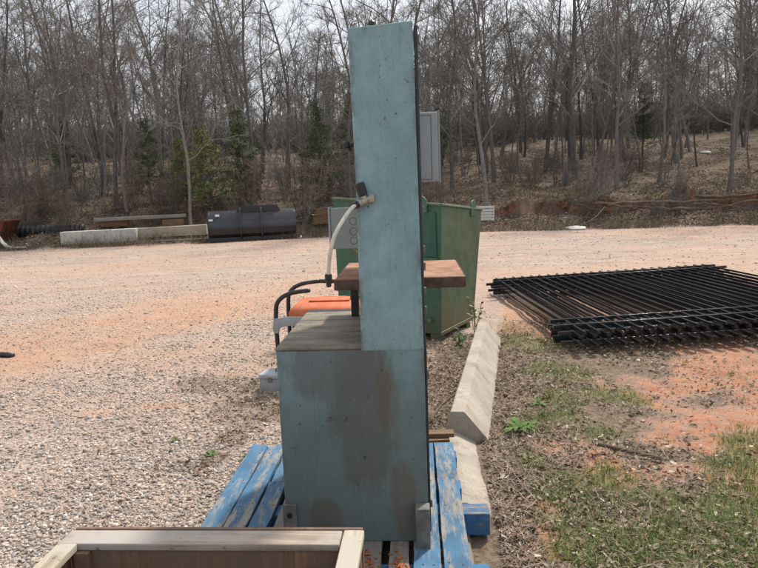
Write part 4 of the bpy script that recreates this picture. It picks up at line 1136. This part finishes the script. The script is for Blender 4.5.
# weeds: broad-leaved clumps on the verge and gravel
def weed(x,y,h_,n,label,tone=(.085,.15,.035)):
    P=[];Tn=[];vs=[];fs=[];cs=[]
    for k in range(n):
        a = random.uniform(0,6.28); L = h_*random.uniform(.6,1.2); up = random.uniform(.5,1.2); w = L*.13
        d = np.array((math.cos(a),math.sin(a),0)); s_ = np.array((-math.sin(a),math.cos(a),0)); base = np.array((random.gauss(0,h_*.1),random.gauss(0,h_*.1),0))
        pts_ = [base+d*L*t*.75+np.array((0,0,L*(up*t-.75*up*t*t))) for t in (0,.35,.7,1)]
        ww = (w*.4,w,w*.8,.001); o_ = len(vs); kk = random.uniform(.7,1.3)
        for q,wq in zip(pts_,ww): vs += [q-s_*wq,q+s_*wq]; cs += [tuple(np.array(tone)*kk)]*2
        fs += [(o_+2*i,o_+2*i+1,o_+2*i+3,o_+2*i+2) for i in range(3)]
    o = link(np_mesh('weed',np.array(vs),np.array(fs),np.array(cs)),'weed',M['tone'],loc=(x,y,height(x,y))); tag(o,label,'weed')
weed(.80,3.72,.13,34,'bright green broad-leaved weed clump in leaf litter right of the kerb')
weed(1.03,4.15,.08,22,'small green weed near the middle of the kerb block')
weed(-.72,3.42,.09,26,'green weed clump in the gravel beside the left side of the pallet',(.10,.14,.05))
weed(-.98,3.5,.07,18,'low green weed in the white gravel left of the pallet weed clump',(.10,.14,.05))
weed(-1.25,3.75,.06,14,'sparse small weed in gravel farthest left of the pallet',(.11,.14,.05))
weed(-.55,2.75,.06,14,'tiny weed sprouting beside the crate rim',(.11,.14,.05))
def stem_weed(x,y,h_,label):
    r = empty('stem_weed',(x,y,height(x,y)),(0,0,0),label,'weed'); st = MB(); lf = MB()
    for k in range(5):
        a = random.uniform(0,6.28); b = branch_path(Vector((0,0,-.02)), Vector((math.cos(a)*.25,math.sin(a)*.25,1)), h_*random.uniform(.6,1.05), 5, .08, .03); st.tube(b,.003,5)
        for q in range(12):
            p,d = at_path(b,random.uniform(.2,1)); s = side_dir(d,1.1); o_ = s.cross(d).normalized(); L = random.uniform(.03,.06)
            lf.add([p,p+s*L*.5+o_*L*.28,p+s*L,p+s*L*.5-o_*L*.28],[(0,1,2,3)])
    st.build('stem',M['weed_stem'],r); lf.build('leaves',M['weed_leaf'],r)
M['weed_stem'] = simple('weed_stem',(.12,.14,.06),.8); M['weed_leaf'] = simple('weed_leaf',(.13,.20,.07),.7)
stem_weed(.93,6.28,.42,'pale green leafy stalks growing at the far end of the kerb block beside the skip')
stem_weed(.72,5.75,.2,'short leafy stalk between the skip and the kerb block')
# lone stones and sticks
bank = [(.47,2.95),(1.3,3.05),(.72,2.75)]
o = MB().tube(smooth_path([(.28,3.75,.06),(.36,3.95,.09),(.5,4.15,.11),(.62,4.22,.12)],5),[.008]*16,6).build('dead_stick',M['root'],smooth=True); tag(o,'bleached curved stick lying in the litter left of the kerb','stick')
o = MB().tube(smooth_path([(1.15,3.35,.05),(1.3,3.28,.03),(1.42,3.18,.03)],4),[.012]*9,6).build('dead_stick',M['root'],smooth=True); tag(o,'pale stick on the bare clay patch right of the kerb','stick')
o = MB().tube(smooth_path([(-3.75,5.98,.02),(-3.62,6.05,.03),(-3.5,6.03,.02)],4),[.03]*9,6).build('dark_rag',M['black'],smooth=True); o.scale=(1,1,1); tag(o,'dark scrap lying on the gravel at the left edge','scrap')

# ------------------------------------------------------------------ camera, light, world
cam = bpy.data.cameras.new('camera'); co = bpy.data.objects.new('camera', cam); COL.objects.link(co)
cam.sensor_width = 36; cam.lens = 650/758*36; cam.clip_end = 3000; cam.clip_start = .05
co.matrix_world = Matrix.Translation((0,0,1.45))@Matrix.Rotation(R(90-8.2),4,'X')@Matrix.Rotation(R(-2.1),4,'Z')
scene.camera = co
EL, AZ = 54, 38          # sun behind the wood, a little to the right of straight ahead
w = bpy.data.worlds.new('World'); scene.world = w; w.use_nodes = True
bg = w.node_tree.nodes['Background']; sky = w.node_tree.nodes.new('ShaderNodeTexSky')
sky.sky_type = 'NISHITA'; sky.sun_disc = False; sky.sun_elevation = R(EL); sky.sun_rotation = R(AZ)
sky.air_density = 1.0; sky.dust_density = 5.0; sky.ozone_density = 1.2; sky.altitude = 100
# thin bright overcast: the clear-sky model veiled by white haze
hz = w.node_tree.nodes.new('ShaderNodeMix'); hz.data_type = 'RGBA'; hz.inputs[0].default_value = .6
w.node_tree.links.new(sky.outputs[0], hz.inputs[6]); hz.inputs[7].default_value = (7.3,7.4,7.55,1)
w.node_tree.links.new(hz.outputs[2], bg.inputs[0]); bg.inputs[1].default_value = .15
sl = bpy.data.lights.new('sun','SUN'); so = bpy.data.objects.new('sun', sl); COL.objects.link(so)
sl.energy = 4.4; sl.angle = R(4); sl.color = (1,.94,.86)
dv = Vector((math.sin(R(AZ))*math.cos(R(EL)), math.cos(R(AZ))*math.cos(R(EL)), math.sin(R(EL))))
so.rotation_euler = (-dv).to_track_quat('-Z','Y').to_euler(); so.location = (10,10,20)
scene.view_settings.view_transform = 'Standard'; scene.view_settings.look = 'None'; scene.view_settings.exposure = 0; scene.view_settings.gamma = 1
scene.render.engine = 'CYCLES'; scene.cycles.use_denoising = True
scene.cycles.max_bounces = 5; scene.cycles.diffuse_bounces = 3
